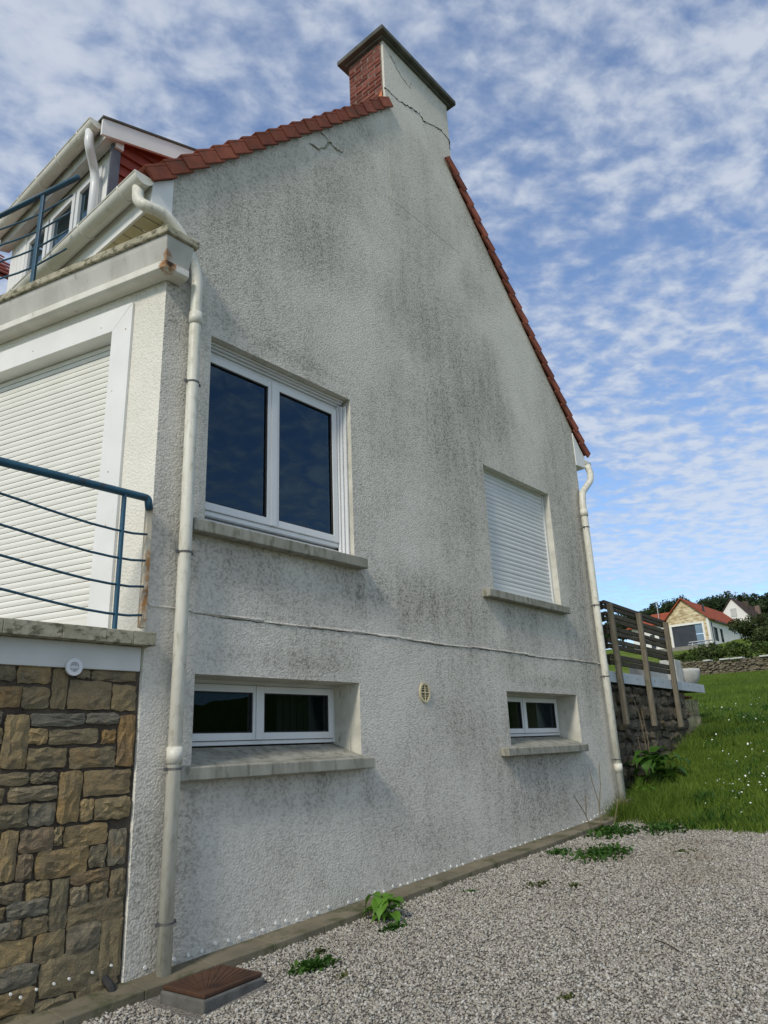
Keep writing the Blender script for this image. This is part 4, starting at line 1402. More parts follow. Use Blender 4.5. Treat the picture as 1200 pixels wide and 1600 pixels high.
for (x0, x1, z0, z1) in STONES:
    rough_stone(x0 - .003, x1 + .003, z0 - .003, z1 + .003, YG + .018, random.uniform(.013, .022), .006, 'stone', 'sandstone', terr, 5)
plg = MB().ring((1.9, YG - .012, .36), (0, -1, 0), 0, .007, .010, 7).build('injection_plug', 'white_board', terr)
for (x_, z_) in ((1.95, .335), (2.03, .35), (2.12, .355), (2.2, .36), (2.33, .36), (2.44, .37)):
    copy_at(plg, (x_ - 1.9, random.uniform(-.004, .003), z_ - .36), terr)
vt = MB().ring((2.07, YG - .015, 1.972), (0, -1, 0), .028, .050, .016, 24).ring((2.07, YG - .016, 1.972), (0, -1, 0), .012, .017, .012, 16).ring((2.07, YG - .016, 1.972), (0, -1, 0), .021, .025, .012, 16)
vt.box(2.066, 2.074, YG - .028, YG - .018, 1.945, 1.999).box(2.043, 2.097, YG - .0275, YG - .0185, 1.968, 1.976)
vent = vt.build('round_vent', 'white_plastic', terr)
MB().ring((2.07, YG - .010, 1.972), (0, -1, 0), 0, .030, .004, 20).build('vent_opening', 'vent_dark', vent)
MB().tube(bend([(2.42, YG + .02, .31), (2.43, YG - .05, .27), (2.45, YG - .06, .20)], 4, .03), .022, 8).build('cable_stub', 'black_rubber', terr)

# lower railing on the terrace edge
rail = empty('terrace_railing', (1.2, YG - .05, 2.2), 'blue metal railing of wavy rods along the terrace slab, end rusting', 'railing')
yR = YG - .05
MB().tube(bend([(-1.5, yR, 3.10), (2.462, yR, 3.10), (2.475, yR, 3.02)], 5, .025), .026, 14).build('handrail', 'blue_paint', rail, True)
wave = [(-.10, .070), (.0, .062), (.12, .048), (.25, .030), (.40, .012), (.55, -.004), (.70, -.012), (.84, -.012), (.94, 0.0)]
for zr in (2.85, 2.672, 2.50, 2.315):
    path = [(-1.5, yR, zr + .02), (-1.1, yR, zr - .01), (-.7, yR, zr), (-.3, yR, zr + .05), (.1, yR, zr + .09), (.5, yR, zr + .112), (.9, yR, zr + .116), (1.2, yR, zr + .105)]
    path += [(1.53 + w0, yR, zr + dz) for w0, dz in wave if w0 >= 0]
    MB().tube(path, .0080, 8).build('rod', 'blue_paint', rail, True)
for xq in (2.29, .75, -.8):
    MB().box(xq - .009, xq + .009, yR - .018, yR + .018, 2.20, 3.085).build('post', 'blue_paint', rail, bevel=.003)
MB().box(2.470, 2.512, yR + .012, yR + .048, 2.24, 3.03).build('end_plate', 'rust', rail, bevel=.004)

# upper railing on the balcony edge
r0 = Fp3(1.39, 5.24, .1)
urail = empty('balcony_railing', r0, 'blue metal railing on the upper balcony with free cut ends', 'railing')
MB().tube([Fp3(.97, 6.185, .1), Fp3(5.9, 6.185, .1)], .024, 14).build('handrail', 'blue_paint', urail, True)
for z_ in (6.0, 5.82, 5.64, 5.455):
    pth = [Fp3(1.02, z_ + .02, .1), Fp3(1.2, z_ + .0, .1), Fp3(1.4, z_ - .02, .1), Fp3(1.6, z_ - .012, .1), Fp3(1.9, z_ + .02, .1), Fp3(2.3, z_ + .06, .1), Fp3(2.8, z_ + .09, .1), Fp3(3.4, z_ + .05, .1), Fp3(4, z_ - .01, .1), Fp3(5.9, z_, .1)]
    MB().tube(pth, .0080, 8).build('rod', 'blue_paint', urail, True)
for s_ in (1.39, 2.95, 4.5):
    pb_ = MB(); fbox(pb_, s_ - .02, s_ + .02, 5.237, 6.17, .088, .112); pb_.build('post', 'blue_paint', urail, bevel=.003)

# ---------------------------------------------------------------- inspection chamber
A_, B_, C_, D_ = (2.57, 3.90), (2.60, 3.55), (3.05, 3.61), (3.02, 3.96)
ic = empty('inspection_chamber', (2.8, 3.75, .2), 'concrete drain box with a rusty brown iron lid in the gravel', 'drain cover')
z0, z1 = .08, .262
MB().hexa([(*A_, z0), (*D_, z0), (*C_, z0), (*B_, z0), (*A_, z1), (*D_, z1), (*C_, z1), (*B_, z1)]).build('concrete_frame', 'box_concrete', ic, bevel=.01)


def quad(u, v, z, g_=.018):
    a = Vector(A_).lerp(Vector(D_), u); b_ = Vector(B_).lerp(Vector(C_), u)
    q = a.lerp(b_, v)
    return (q.x, q.y, z)


e = .02
lid = MB().hexa([quad(e, e, z1 + .002), quad(1 - e, e, z1 + .002), quad(1 - e, 1 - e, z1 + .002), quad(e, 1 - e, z1 + .002),
                 quad(e, e, z1 + .024), quad(1 - e, e, z1 + .024), quad(1 - e, 1 - e, z1 + .024), quad(e, 1 - e, z1 + .024)]).build('iron_lid', 'lid_rust', ic, bevel=.006)
rb = MB()
for k in range(13):
    th = R(4 + k * 6.8)
    ln = .88 / max(math.cos(th), math.sin(th))
    u1_, v1_ = .06 + ln * math.cos(th) * .98, .94 - ln * math.sin(th) * .98
    u0_, v0_ = .06 + .18 * math.cos(th), .94 - .18 * math.sin(th)
    p0_, p1_ = Vector(quad(u0_, v0_, z1 + .025)), Vector(quad(min(u1_, .95), max(v1_, .05), z1 + .025))
    rb.tube([p0_, p1_], .0035, 5)
rb.build('ribs', 'lid_rust', lid)

# ---------------------------------------------------------------- weeds on the drive
def leaf_shape(L_, W2, curl, up0, az, base, cup=.25, seg=5):
    """a broad leaf: midrib arching out from base, two rows of blade"""
    vs = []; fs = []
    d = Vector((math.cos(az), math.sin(az), 0)); sd = Vector((-math.sin(az), math.cos(az), 0))
    b_ = Vector(base)
    for i in range(seg + 1):
        u = i / seg
        out = d * (L_ * u * math.cos(up0 - curl * u)) + Vector((0, 0, L_ * u * math.sin(up0 - curl * u)))
        wd = W2 * math.sin(min(1, u * 1.05 + .12) * math.pi) ** .75 * (1.05 if u < .4 else 1)
        wob = 1 + random.uniform(-.12, .12)
        c_ = b_ + out
        vs += [c_ - sd * wd * wob + Vector((0, 0, cup * wd)), c_, c_ + sd * wd * wob + Vector((0, 0, cup * wd))]
    for i in range(seg):
        a = i * 3
        fs += [(a, a + 1, a + 4, a + 3), (a + 1, a + 2, a + 5, a + 4)]
    return vs, fs


bx, by = 4.34, 3.84
bk = empty('broad_weed', (bx, by, H(bx, by)), 'bright green broad leaved weed growing against the concrete margin', 'weed')
for k in range(26):
    az = k * 2.4 + random.uniform(-.3, .3)
    rr = random.uniform(.01, .07)
    hh = random.uniform(.02, .17)
    bpt = (bx + math.cos(az) * rr, by + math.sin(az) * rr, H(bx, by) + hh)
    v_, f_ = leaf_shape(random.uniform(.09, .16), random.uniform(.035, .06), random.uniform(.6, 1.5), random.uniform(.25, .9), az, bpt, .3)
    MB().add(v_, f_).build('leaf', 'weed_bright', bk, True)
    if k % 3 == 0:
        MB().tube([(bx, by, H(bx, by) - .01), bpt], .004, 5).build('stalk', 'weed_bright', bk)

WEEDS = [
    ('dark_weed', 'round dark green cushion weed in front of the drain cover', 3.36, 3.56, .115, .08, 460, 'weed_dark'),
    ('dark_weed', 'small dark weed sprouting just in front of the bright broad leaved weed', 4.20, 3.64, .10, .06, 240, 'weed_dark'),
    ('sparse_weed', 'thin yellowish weed between drain cover and broad leaved weed', 3.58, 3.72, .10, .06, 60, 'dry_blade'),
    ('dark_weed', 'widest dark green weed mat lying on the far gravel', 6.98, 3.42, .36, .085, 900, 'weed_dark'),
    ('dark_weed', 'dark weed patch on the gravel just behind the widest mat', 6.85, 3.80, .17, .07, 260, 'weed_dark'),
    ('dark_weed', 'dark ragged weed under the bare twigs by the wall foot', 8.05, 3.78, .34, .11, 560, 'weed_dark'),
    ('dark_weed', 'low dark weed at the corner where gravel meets lawn', 8.45, 3.35, .34, .10, 480, 'weed_dark'),
    ('sparse_weed', 'faded dry weed right of the broad leaved weed', 5.7, 3.35, .12, .06, 70, 'dry_blade'),
    ('grass_tuft', 'little green grass tuft in the middle of the gravel', 5.75, 3.08, .06, .06, 50, 'dry_blade'),
    ('grass_tuft', 'tiny grass tuft between broad leaved weed and wall', 5.25, 3.72, .06, .05, 40, 'weed_dark'),
    ('sparse_weed', 'flat brownish weed on the far gravel near the lawn', 7.35, 2.8, .16, .045, 70, 'dry_blade'),
    ('grass_tuft', 'small tuft of grass at the bottom edge of the gravel', 3.72, 2.10, .06, .05, 45, 'dry_blade'),
    ('sparse_weed', 'pale weed shoots in the near gravel below the dark cushion', 3.35, 3.28, .06, .05, 30, 'dry_blade'),
]
for nm, lab, x_, y_, rad, hh, n_, mtn in WEEDS:
    vs = []; fs = []
    for k in range(n_):
        a_ = random.uniform(0, 6.28); q = min(abs(random.gauss(0, .5)), 1.05) * rad
        bx_, by_ = x_ + math.cos(a_) * q * 1.25, min(y_ + math.sin(a_) * q * .8, 3.99)
        zb = H(bx_, by_) - .004
        az = random.uniform(0, 6.28); L_ = hh * random.uniform(.35, 1.0); ww = L_ * random.uniform(.10, .22) + .003
        upa = random.uniform(.3, 1.3)
        d_ = Vector((math.cos(az) * math.cos(upa), math.sin(az) * math.cos(upa), math.sin(upa)))
        sd = Vector((-math.sin(az), math.cos(az), 0))
        b0 = Vector((bx_, by_, zb)); o_ = len(vs)
        vs += [b0, b0 + d_ * L_ * .55 + sd * ww, b0 + d_ * L_ + Vector((0, 0, -.25 * L_)), b0 + d_ * L_ * .55 - sd * ww]
        fs += [(o_, o_ + 1, o_ + 2, o_ + 3)]
    wd_ = MB(); wd_.v = [tuple(q) for q in vs]; wd_.f = fs
    tag(wd_.build(nm, mtn), lab, 'weed', 'weeds growing in the gravel')

# bare twigs at the foot of the wall
tw = empty('bare_twigs', (8.25, 4.0, .47), 'bare thin dead twigs standing at the foot of the grey wall', 'twigs')
for pth in ([(8.25, 4.0, .45), (8.27, 4.0, .75), (8.2, 4.02, 1.0), (8.18, 4.03, 1.18)], [(8.27, 4.0, .72), (8.36, 4.0, .95), (8.4, 4.0, 1.2)],
            [(8.0, 3.98, .45), (7.9, 4.0, .68), (7.72, 4.02, .88)], [(7.92, 4.0, .66), (7.96, 4.0, .86)], [(8.5, 3.97, .48), (8.66, 3.95, .75)]):
    MB().tube(pth, [.006, .005, .004, .003][:len(pth)], 5).build('twig', 'dead_stem', tw)
for lab, a, b_ in (('thin dark twig lying on the near gravel, the longer one', (4.75, 2.05), (4.62, 1.86)), ('short dark twig lying on the gravel left of the longer one', (4.72, 2.62), (4.66, 2.52))):
    tg = MB().tube([(a[0], a[1], H(*a) + .018), ((a[0] + b_[0]) / 2, (a[1] + b_[1]) / 2 + .01, H(*a) + .024), (b_[0], b_[1], H(*b_) + .018)], .004, 5).build('fallen_twig', 'bark')
    tag(tg, lab, 'twig')

# ---------------------------------------------------------------- raised garden terrace behind the house
CT, ST = math.cos(R(3.5)), math.sin(R(3.5))
def Tp(t_, z, off=0.0):
    """point on the retaining wall: t along it, off towards the camera"""
    return (9.37 + CT * t_ + ST * off, 4.3 + ST * t_ - CT * off, z)
def tbox(mb, t0, t1, z0, z1, o0, o1):
    return mb.hexa([Tp(t0, z0, o1), Tp(t1, z0, o1), Tp(t1, z0, o0), Tp(t0, z0, o0), Tp(t0, z1, o1), Tp(t1, z1, o1), Tp(t1, z1, o0), Tp(t0, z1, o0)])

rw = empty('retaining_wall', Tp(2.4, .8), 'dark rubble retaining wall topped by a pale grey board', 'stone wall')
mb = MB(); tbox(mb, .1, 3.75, .2, 2.16, -.30, -.02); mb.build('wall_core', 'stone_mortar', rw)
mb = MB(); tbox(mb, 3.75, 4.95, .9, 2.30, -.55, -.35); mb.build('recess_back', 'vent_dark', rw)


def t_stone(t0, t1, z0, z1, off, proud, matn):
    n0 = len(bpy.data.objects)
    st_ = rough_stone(t0, t1, z0, z1, 0.0, proud, .012, 'stone', matn, None, 3)
    me = st_.data
    for v in me.vertices:
        q = Vector(Tp(v.co.x, v.co.z, off - v.co.y)) - BASE[rw]
        v.co = q
    st_.parent = rw
    BASE[st_] = BASE[rw]


z = .45
while z < 2.12:
    h_ = random.uniform(.10, .21)
    t_ = .08 - random.uniform(0, .2)
    while t_ < 3.72:
        w_ = random.uniform(.16, .42)
        zt2 = min(z + h_ - .018, 2.155)
        if zt2 - z > .04 and zt2 > H(9.37 + t_, 4.3) - .1:
            dz_ = random.uniform(-.03, .03)
            t_stone(max(t_, .1), min(t_ + w_ - .015, 3.75), z + dz_, min(zt2 + dz_ * random.uniform(-.3, 1.3), 2.16), -.02, random.uniform(.02, .09), 'retaining_stone')
        t_ += w_
    z += h_
for (a, b_, c_, d_) in ((3.78, 4.82, 1.80, 2.06), (3.80, 4.84, 1.50, 1.785), (3.78, 4.82, 1.15, 1.485)):
    t_stone(a, (a + b_) / 2 + .1, c_, d_, -.10, .04, 'yellow_block')
    t_stone((a + b_) / 2 + .12, b_, c_, d_, -.10, .04, 'yellow_block')
    mb = MB(); tbox(mb, a, b_, c_, d_, -.5, -.12); mb.build('block_core', 'stone_mortar', rw)
for (a, b_, zc_) in ((3.80, 4.10, 2.085), (4.2, 4.45, 2.075)):
    mb = MB(); tbox(mb, a, b_, zc_, zc_ + .035, -.3, -.06); mb.build('tile_wedge', 'brick_red', rw)
mb = MB(); tbox(mb, -.2, 4.92, 2.18, 2.327, .03, .055); cp_ = mb.build('coping_board', 'coping_board', rw, bevel=.004)
scw = MB()
for t_ in (.9, 1.3, 2.1, 2.5, 3.4, 3.9, 4.5):
    scw.ring(Tp(t_, 2.27, .0555), Vector(Tp(0, 0, 1)) - Vector(Tp(0, 0, 0)), 0, .010, .004, 8)
scw.build('screw_heads', 'dark_metal', cp_)
mb = MB(); tbox(mb, -.1, 4.85, 2.25, 2.315, -.25, .029); tbox(mb, -.1, 5.9, 2.25, 2.315, -4.5, -.251); mb.build('deck', 'paving', rw)

fn = empty('wooden_fence', Tp(1.7, 1.6, .1), 'weathered wooden slat fence screwed to the retaining wall', 'fence')
for k, (t_, lean) in enumerate(((.50, -.06), (1.66, .02), (2.96, .05))):
    mb = MB()
    for (z0, z1, l0, l1) in ((1.62 - .02 * k, 3.275, 0, lean),):
        p8 = []
        for z_, l_ in ((z0, 0), (z1, lean * .6)):
            for (dt, of) in ((-.034, .135), (.034, .135), (.034, .060), (-.034, .060)):
                p8.append(Tp(t_ + dt + l_, z_, of))
        mb.hexa(p8)
    mb.build('post', 'post_wood', fn, bevel=.008)
for (zb, zt2) in ((3.205, 3.325), (3.03, 3.165), (2.845, 2.975), (2.65, 2.79), (2.425, 2.572)):
    hh = (zt2 - zb - .012) / 2
    for j in range(2):
        mb = MB()
        z0 = zb + j * (hh + .012)
        tbox(mb, .40, 3.10, z0, z0 + hh, .018, .052)
        mb.build('slat', 'weathered_wood', fn, bevel=.003)
    mb = MB()
    p8 = [Tp(.44, zb, .0), Tp(.47, zb, .0), Tp(.47, zb, -2.2), Tp(.44, zb, -2.2), Tp(.44, zt2, .0), Tp(.47, zt2, .0), Tp(.47, zt2, -2.2), Tp(.44, zt2, -2.2)]
    mb.hexa(p8); mb.build('return_slat', 'weathered_wood', fn)
for (of) in (-.9, -2.1):
    mb = MB(); tbox(mb, .36, .43, 2.32, 3.35, of, of + .08); mb.build('return_post', 'weathered_wood', fn)

# pale concrete block seat and a planter behind the coping
cb = MB(); tbox(cb, 4.47, 4.86, 2.316, 2.80, -.55, -.27)
tag(cb.build('concrete_pillar', 'white_concrete', bevel=.012), 'short pale concrete pillar behind the last fence post', 'pillar')
cb = MB(); tbox(cb, 3.2, 4.2, 2.316, 2.68, -.70, -.35)
tag(cb.build('concrete_bench', 'white_concrete', bevel=.012), 'long low pale concrete block behind the fence slats', 'concrete block')
pt = MB()
pc = Vector(Tp(5.28, 2.316, -.36))
prof = [(.13, 0), (.20, .05), (.26, .16), (.29, .29), (.288, .345), (.26, .345), (.25, .30), (0.001, .29)]
sg = 24
for (r__, z__) in prof:
    for k in range(sg):
        th = 2 * math.pi * k / sg
        pt.v.append((pc.x + r__ * math.cos(th), pc.y + r__ * math.sin(th), pc.z + z__))
for j in range(len(prof) - 1):
    for k in range(sg):
        pt.f.append((j * sg + k, j * sg + (k + 1) % sg, (j + 1) * sg + (k + 1) % sg, (j + 1) * sg + k))
pt.f.append(tuple(range(sg)))
tag(pt.build('planter', 'white_concrete', None, True), 'round pale concrete planter at the open end of the coping', 'planter')

# docks and nettles at the foot of the retaining wall
def leafy(nm, lab, cat, x, y, n_, hgt, L0, L1, W0, matn, stems=True, spread=.15):
    zb = H(x, y)
    rt = empty(nm, (x, y, zb), lab, cat)
    for k in range(n_):
        az = random.uniform(0, 6.28)
        rr = random.uniform(.02, spread); hh = random.uniform(.05, hgt)
        bp_ = (x + math.cos(az) * rr, y + math.sin(az) * rr, zb + hh)
        v_, f_ = leaf_shape(random.uniform(L0, L1), W0 * random.uniform(.7, 1.2), random.uniform(.6, 1.6), random.uniform(.2, 1.0), az, bp_, .2)
        MB().add(v_, f_).build('leaf', matn, rt, True)
        if k % 3 == 0:
            MB().tube([(x + random.uniform(-.04, .04), y + random.uniform(-.04, .04), zb - .02), bp_], .005, 5).build('stem', matn, rt)
    return rt


leafy('dock_plant', 'large dock plant with big green leaves before the dark rubble wall', 'plant', 9.98, 4.02, 30, .50, .18, .34, .085, 'dock_leaf', spread=.16)
leafy('dock_plant', 'low yellow green plant by the foot of the far downpipe', 'plant', 9.62, 4.02, 16, .16, .08, .15, .04, 'weed_bright', spread=.13)
leafy('dock_plant', 'tall leafy clump where the lawn meets the rubble wall', 'plant', 10.5, 3.98, 22, .34, .14, .26, .05, 'weed_dark', spread=.20)
ds = empty('dead_stalks', (10.05, 4.12, .85), 'tall pale dead stalks in front of the rubble wall', 'stalks')
for pth in ([(10.0, 4.1, .8), (10.04, 4.08, 1.35), (10.02, 4.1, 1.75), (9.95, 4.12, 1.95)], [(10.1, 4.1, .8), (10.14, 4.08, 1.4), (10.12, 4.1, 1.8)], [(9.95, 4.1, .9), (9.88, 4.1, 1.3), (9.86, 4.1, 1.45)]):
    MB().tube(pth, [.008, .006, .005, .003][:len(pth)], 5).build('stalk', 'dead_stem', ds)

# ---------------------------------------------------------------- far garden, houses and trees
def leaf_cloud(center, rad, n_, size, clumps, seed, flat=.0):
    """leaf-sized quads gathered in clumps through the volume of a crown"""
    q = np.random.default_rng(seed)
    c = q.normal(0, 1, (clumps, 3)); c /= np.linalg.norm(c, axis=1, keepdims=True)
    c *= q.uniform(.35, .95, (clumps, 1))
    c[:, 2] = np.where(c[:, 2] < -.45, -c[:, 2] * .6, c[:, 2])
    ci = q.integers(0, clumps, n_)
    cr = q.uniform(.18, .38, clumps)
    d = q.normal(0, 1, (n_, 3)); d /= np.linalg.norm(d, axis=1, keepdims=True)
    p_ = c[ci] + d * (cr[ci] * q.random(n_) ** .4)[:, None]
    p_ = p_ * np.array(rad) + np.array(center)
    a = q.normal(0, 1, (n_, 3)); a /= np.linalg.norm(a, axis=1, keepdims=True)
    b_ = np.cross(a, q.normal(0, 1, (n_, 3))); b_ /= np.linalg.norm(b_, axis=1, keepdims=True)
    s_ = size * q.uniform(.5, 1.3, (n_, 1))
    V_ = np.stack([p_ - a * s_, p_ + b_ * s_ * .6, p_ + a * s_, p_ - b_ * s_ * .6], 1).reshape(-1, 3)
    F_ = np.arange(n_ * 4).reshape(n_, 4)
    return V_, F_


def crown(name, matn, parent, *a):
    V_, F_ = leaf_cloud(*a)
    base = BASE[parent]
    ob = np_mesh(name, V_ - np.array(base), F_, matn)
    ob.parent = parent
    return ob


def tree(x, y, top, rad, lab, seed, matn='tree_dark', n_=2600, group='trees behind the far houses'):
    zb = H(x, y)
    rt = empty('tree', (x, y, zb), lab, 'tree', group)
    hgt = top - zb
    cz = zb + hgt * .56
    MB().tube([(x, y, zb - .3), (x + .1, y, zb + hgt * .35), (x - .1, y + .1, zb + hgt * .75)], [.28, .2, .08], 8).build('trunk', 'bark', rt)
    for k in range(4):
        az = k * 1.6 + seed
        MB().tube([(x, y, zb + hgt * .3), (x + math.cos(az) * rad * .6, y + math.sin(az) * rad * .6, zb + hgt * .62)], [.12, .04], 6).build('limb', 'bark', rt)
    crown('crown', matn, rt, (x, y, cz), (rad, rad, hgt * .46), n_ * 2, .22, 44, seed)


TREES = [
    (140, 58.5, 25.2, 3.2, 'dark round tree on the skyline just right of the fence top, furthest left'),
    (142, 55.3, 25.7, 2.6, 'dark tree on the skyline left of the antenna mast'),
    (138, 51.0, 25.9, 2.8, 'dark rounded tree just right of the antenna mast'),
    (140, 48.6, 26.2, 3.1, 'dark round tree left of the stone gable peak'),
    (139, 45.6, 26.6, 2.2, 'small dark tree tip showing over the stone gable peak'),
    (142, 43.0, 25.6, 2.8, 'dark tree above the orange roof left of the stove pipe'),
    (136, 40.2, 25.2, 2.6, 'dark tree directly right of the stove pipe'),
    (140, 38.9, 25.9, 3.4, 'tallest spreading tree between the two far houses'),
    (138, 35.9, 24.7, 3.0, 'dark tree filling the gap left of the white gable'),
    (146, 34.5, 25.6, 3.0, 'dark tree rising behind the brown roof'),
    (138, 31.9, 23.6, 3.2, 'dark tree right of the brown roofed house'),
    (134, 28.6, 23.6, 3.4, 'dark tree on the skyline furthest right'),
    (140, 24.5, 23.4, 3.4, 'dark tree beyond the right edge of the brown roof'),
    (146, 62.5, 25.0, 3.4, 'dark tree on the skyline seen through the top fence gap'),
]
for k, (x_, y_, tp, rd, lab) in enumerate(TREES):
    tree(x_, y_, tp - .1, rd, lab, 40 + k, n_=3200)

SHRUBS = [
    (62, 14.9, 10.7, 2.8, 'shrub_leaf', 'big olive green bush on the right beside the white house wall', 13000),
    (59, 12.6, 9.3, 2.2, 'shrub_leaf', 'olive green bush right of the big bush by the dry stone wall', 6500),
    (57, 20.4, 7.55, 1.0, 'hedge_leaf', 'yellow green bush at the left end of the terrace border', 1200),
    (57, 19.2, 7.7, 1.0, 'hedge_leaf', 'leafy bush below the big dark window', 1200),
    (57.5, 18.2, 7.95, 1.05, 'hedge_leaf', 'leafy bush below the pale stone corner', 1300),
    (57, 17.1, 7.9, 1.05, 'shrub_leaf', 'dark bush under the small dark windows', 1300),
    (56, 16.0, 7.65, .95, 'hedge_leaf', 'green bush behind the dry stone wall beside the big bush', 1100),
    (55, 14.7, 7.5, 1.0, 'hedge_leaf', 'low green bush in front of the big bush', 1100),
    (53, 18.0, 6.6, 1.0, 'shrub_leaf', 'dark low bush hanging over the left part of the dry stone wall', 1200),
    (52.5, 16.6, 6.5, .9, 'shrub_leaf', 'dark low bush leaning on the dry stone wall', 1000),
    (54, 12.6, 7.4, 1.1, 'hedge_leaf', 'green bush at the right end of the dry stone wall', 1100),
]
for k, (x_, y_, tp, rd, mtn, lab, n_) in enumerate(SHRUBS):
    zb = H(x_, y_)
    rt = empty('shrub', (x_, y_, zb), lab, 'shrub', 'bushes in the garden above the lawn')
    MB().tube([(x_, y_, zb - .2), (x_, y_, zb + (tp - zb) * .5)], [.06, .03], 6).build('stem', 'bark', rt)
    crown('foliage', mtn, rt, (x_, y_, zb + (tp - zb) * .45), (rd, rd, (tp - zb) * .58), n_, .10, 20, 90 + k)

# dry stone wall at the top of the lawn
dw = empty('dry_stone_wall', (48, 13.5, H(48, 13.5)), 'long low dry stone wall at the top edge of the lawn', 'stone wall')
VV = []; FF = []; o = 0
y_ = 5.0
cm = MB()
for k in range(60):
    ya, yb = 4.5 + k * .25, 4.75 + k * .25
    cm.box(48.1, 48.5, ya, yb, H(48, ya) - .3, H(48, ya) + .80)
cm.build('wall_core', 'stone_mortar', dw)
ds_ = MB()
y_ = 4.5
while y_ < 19.5:
    w_ = .18
    z = H(48, y_) - .1
    tops = H(48, y_) + .9 + .08 * math.sin(y_ * 1.3)
    while z < tops:
        h_ = random.uniform(.07, .13)
        ww = random.uniform(.12, .30)
        yy = y_ + random.uniform(-.1, .1)
        o_ = random.uniform(-.05, .07)
        ds_.hexa([(48.0 + o_, yy, z), (48.2, yy, z), (48.2, yy + ww, z), (48.0 + o_ + random.uniform(-.03, .03), yy + ww, z + random.uniform(-.02, .02)),
                  (48.03 + o_, yy + .02, z + h_ - .02), (48.2, yy, z + h_ - .02), (48.2, yy + ww, z + h_ - .02), (48.03 + o_, yy + ww - .02, z + h_ - .03)])
        z += h_
    y_ += w_
tag(ds_.build('wall_stones', 'dry_stone', dw), kind='stuff')
cap_ = MB()
y_ = 4.6
while y_ < 15:
    w_ = random.uniform(.4, .9)
    if random.random() < .45:
        cap_.box(47.9, 48.5, y_, y_ + w_, H(48, y_) + .93, H(48, y_) + 1.02)
    y_ += w_ + .05
cap_.build('cap_stones', 'white_concrete', dw)

# house with the pale stone gable
fh = empty('stone_gable_house', (103, 33, 12.5), 'distant house with pale stone gable, big dark window and orange tiled roof', 'house')
X0 = 100.0
yl, yr, ya_ = 35.3, 29.85, 32.9
zel, zer, zap, zb_ = 16.5, 16.1, 18.9, 11.6
WY0, WY1, WZ0, WZ1 = 30.75, 34.75, 12.35, 15.45
gw = MB().sheet([[(X0, yr, zb_), (X0, yl, zb_), (X0, yl, zel), (X0, ya_, zap), (X0, yr, zer)], [(X0, WY0, WZ0), (X0, WY1, WZ0), (X0, WY1, WZ1), (X0, WY0, WZ1)]])
gw.build('stone_gable', 'far_stone', fh)
f_ = MB(); b_ = .26
f_.box(X0 - .06, X0 + .3, WY0 - b_, WY0, WZ0 - .05, WZ1 + b_).box(X0 - .06, X0 + .3, WY1, WY1 + b_, WZ0 - .05, WZ1 + b_).box(X0 - .06, X0 + .3, WY0, WY1, WZ1, WZ1 + b_)
f_.box(X0 - .05, X0 + .3, yr - .02, yr + .28, zb_, zer - .02)
f_.build('white_surround', 'far_white', fh)
wn = MB().box(X0 + .12, X0 + .2, WY0 + 1.0, WY1, WZ0, WZ1).build('window', 'far_dark', fh)
MB().box(X0 + .1, X0 + .18, WY0, WY0 + .97, WZ0, WZ0 + 1.75).box(X0 + .1, X0 + .18, WY0, WY0 + .97, WZ0 + 1.85, WZ1).build('pane', 'far_pane', wn)
hx = X0 + 17.5
sw_ = MB().sheet([[(X0, yr, zb_), (hx, yr, zb_), (hx, yr, zer), (X0, yr, zer)], [(X0 + 1.5, yr, 13.2), (X0 + 1.5, yr, 15.0), (X0 + 3.1, yr, 15.0), (X0 + 3.1, yr, 13.2)], [(X0 + 4.2, yr, 13.2), (X0 + 4.2, yr, 15.0), (X0 + 5.3, yr, 15.0), (X0 + 5.3, yr, 13.2)]])
sw_.build('side_wall', 'far_white', fh)
for (a, c_) in ((1.5, 3.1), (4.2, 5.3)):
    MB().box(X0 + a, X0 + c_, yr + .15, yr + .2, 13.2, 15.0).build('window', 'far_dark', fh)
MB().sheet([[(hx, yr, zb_), (hx, yl, zb_), (hx, yl, zel), (hx, ya_, zap), (hx, yr, zer)]]).build('rear_gable', 'far_white', fh)
rm = MB()
for (y0_, z0_, y1_, z1_) in ((yr - .35, zer - .28, ya_, zap + .08), (ya_, zap + .08, yl + .35, zel - .30)):
    rm.hexa([(X0 - .35, y0_, z0_), (hx + .3, y0_, z0_), (hx + .3, y1_, z1_), (X0 - .35, y1_, z1_), (X0 - .35, y0_, z0_ + .16), (hx + .3, y0_, z0_ + .16), (hx + .3, y1_, z1_ + .16), (X0 - .35, y1_, z1_ + .16)])
froof = rm.build('roof', 'far_roof', fh)
MB().tube([(X0 + 1.5, yr - .30, zer - .33), (hx, yr - .30, zer - .33)], .09, 8).tube([(X0 + .9, yr - .05, zb_), (X0 + .9, yr - .05, zer - .3)], .06, 8).build('gutter', 'far_dark', froof)
MB().tube([(X0 + 2.2, 30.9, 16.5), (X0 + 2.2, 30.9, 18.3)], .13, 8).build('stove_pipe', 'far_dark', froof)
MB().tube([(X0 + 2.2, 30.9, 16.5), (X0 + 2.2, 30.9, 17.0)], .17, 8).build('flue_collar', 'far_white', froof)
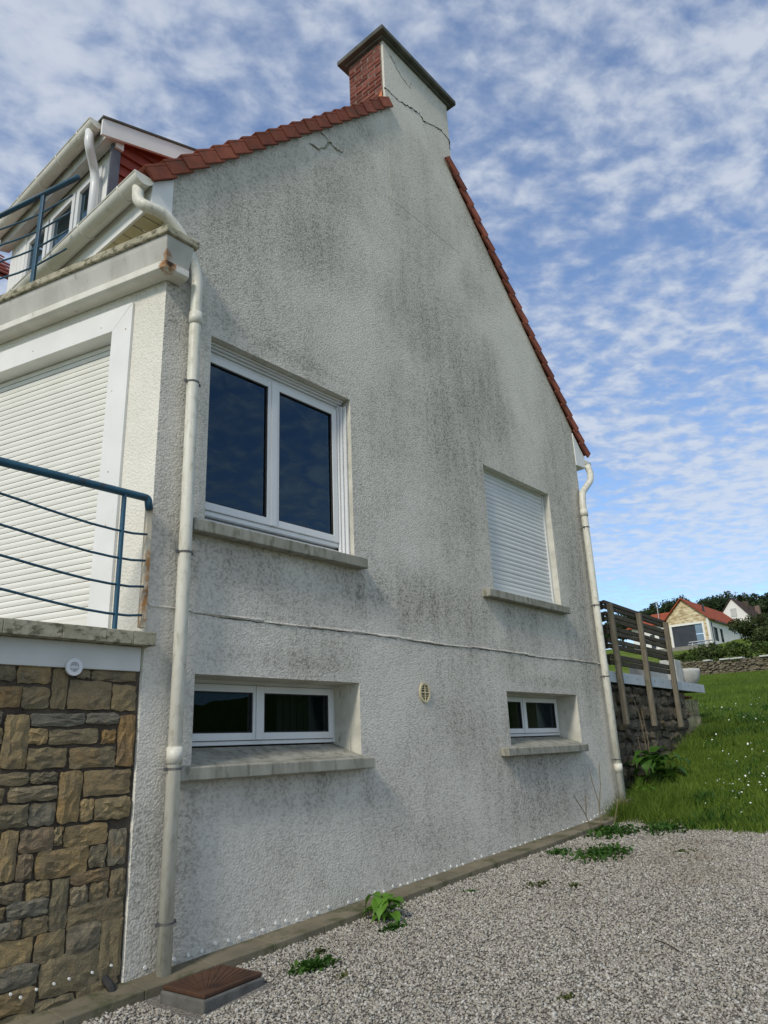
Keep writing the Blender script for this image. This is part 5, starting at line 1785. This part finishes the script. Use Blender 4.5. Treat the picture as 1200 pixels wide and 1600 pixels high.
# wing to the left, roof falling towards the garden
rg = MB().hexa([(X0 + .5, 34.0, 16.1), (X0 + 4, 34.0, 18.0), (X0 + 4, 38.6, 18.0), (X0 - .1, 41.0, 15.9), (X0 + .5, 34.0, 16.25), (X0 + 4, 34.0, 18.15), (X0 + 4, 38.6, 18.15), (X0 - .1, 41.0, 16.05)])
rg.build('wing_roof', 'far_roof', fh)
wgw = MB().box(X0 + .8, X0 + 6, 35.4, 40.6, 11.5, 16.0)
wgn = wgw.build('wing_wall', 'far_white', fh)
for (a, c_) in ((35.9, 36.9), (37.5, 38.1)):
    MB().box(X0 + .72, X0 + .79, a, c_, 13.0, 14.9).build('window', 'far_dark', wgn)
an = empty('antenna_mast', (99, 36.0, 15), 'thin antenna mast above the orange wing roof', 'mast')
MB().tube([(101.5, 36.8, 16.5), (101.5, 36.8, 19.5)], .05, 6).build('pole', 'coping_board', an)
MB().tube([(101.5, 36.4, 19.4), (101.5, 37.2, 19.4)], .04, 6).build('crossbar', 'coping_board', an)

# picnic table on its terrace
pt_ = empty('picnic_table', (97, 30.3, 12.0), 'grey wooden picnic table in front of the big dark window', 'table')
tz = 12.75
MB().box(96.6, 97.4, 29.0, 31.7, tz, tz + .08).build('top', 'coping_board', pt_)
for dx in (-.75, .75):
    MB().box(97 + dx - .13, 97 + dx + .13, 29.0, 31.7, tz - .35, tz - .29).build('bench', 'coping_board', pt_)
for yy in (29.4, 31.3):
    for sgn in (-1, 1):
        MB().tube([(97 + sgn * .7, yy, tz - 1.0), (97 + sgn * .2, yy, tz)], .06, 6).build('leg', 'coping_board', pt_)
MB().box(95.2, 99.9, 28.5, 36, 10.5, 12.2).build('house_terrace', 'paving', fh)

# white house with the brown roof
wh = empty('white_gable_house', (124, 31.5, 15.2), 'distant white house with steep gable and dark brown roof', 'house')
X2 = 120.0
MB().sheet([[(X2, 29.6, 14), (X2, 33.9, 14), (X2, 33.9, 18.9), (X2, 31.9, 21.3), (X2, 29.6, 18.3)]]).build('gable', 'far_white', wh)
MB().box(X2 - .06, X2 + .02, 31.45, 32.35, 18.6, 19.85).build('shutter', 'white_concrete', wh)
MB().sheet([[(X2, 29.6, 14), (X2 + 12, 29.6, 14), (X2 + 12, 29.6, 18.3), (X2, 29.6, 18.3)]]).build('side_wall', 'far_white', wh)
rm = MB()
for (y0_, z0_, y1_, z1_) in ((29.0, 17.55, 31.9, 21.4), (31.9, 21.4, 34.3, 18.5)):
    rm.hexa([(X2 - .2, y0_, z0_), (X2 + 12, y0_, z0_), (X2 + 12, y1_, z1_), (X2 - .2, y1_, z1_), (X2 - .2, y0_, z0_ + .14), (X2 + 12, y0_, z0_ + .14), (X2 + 12, y1_, z1_ + .14), (X2 - .2, y1_, z1_ + .14)])
wroof = rm.build('roof', 'far_roof_brown', wh)
MB().box(X2 + 5, X2 + 5.8, 30.9, 31.7, 20.3, 21.5).build('chimney', 'stone_mortar', wroof)
MB().box(X2 + 9.5, X2 + 10.2, 30.4, 31.1, 19.8, 21.2).build('chimney', 'brick_mortar', wroof)
MB().tube([(X2 + 3, 31.9, 21.4), (X2 + 3, 31.9, 22.9)], .04, 6).tube([(X2 + 3, 31.5, 22.7), (X2 + 3, 32.3, 22.7)], .03, 6).build('aerial', 'dark_metal', wroof)
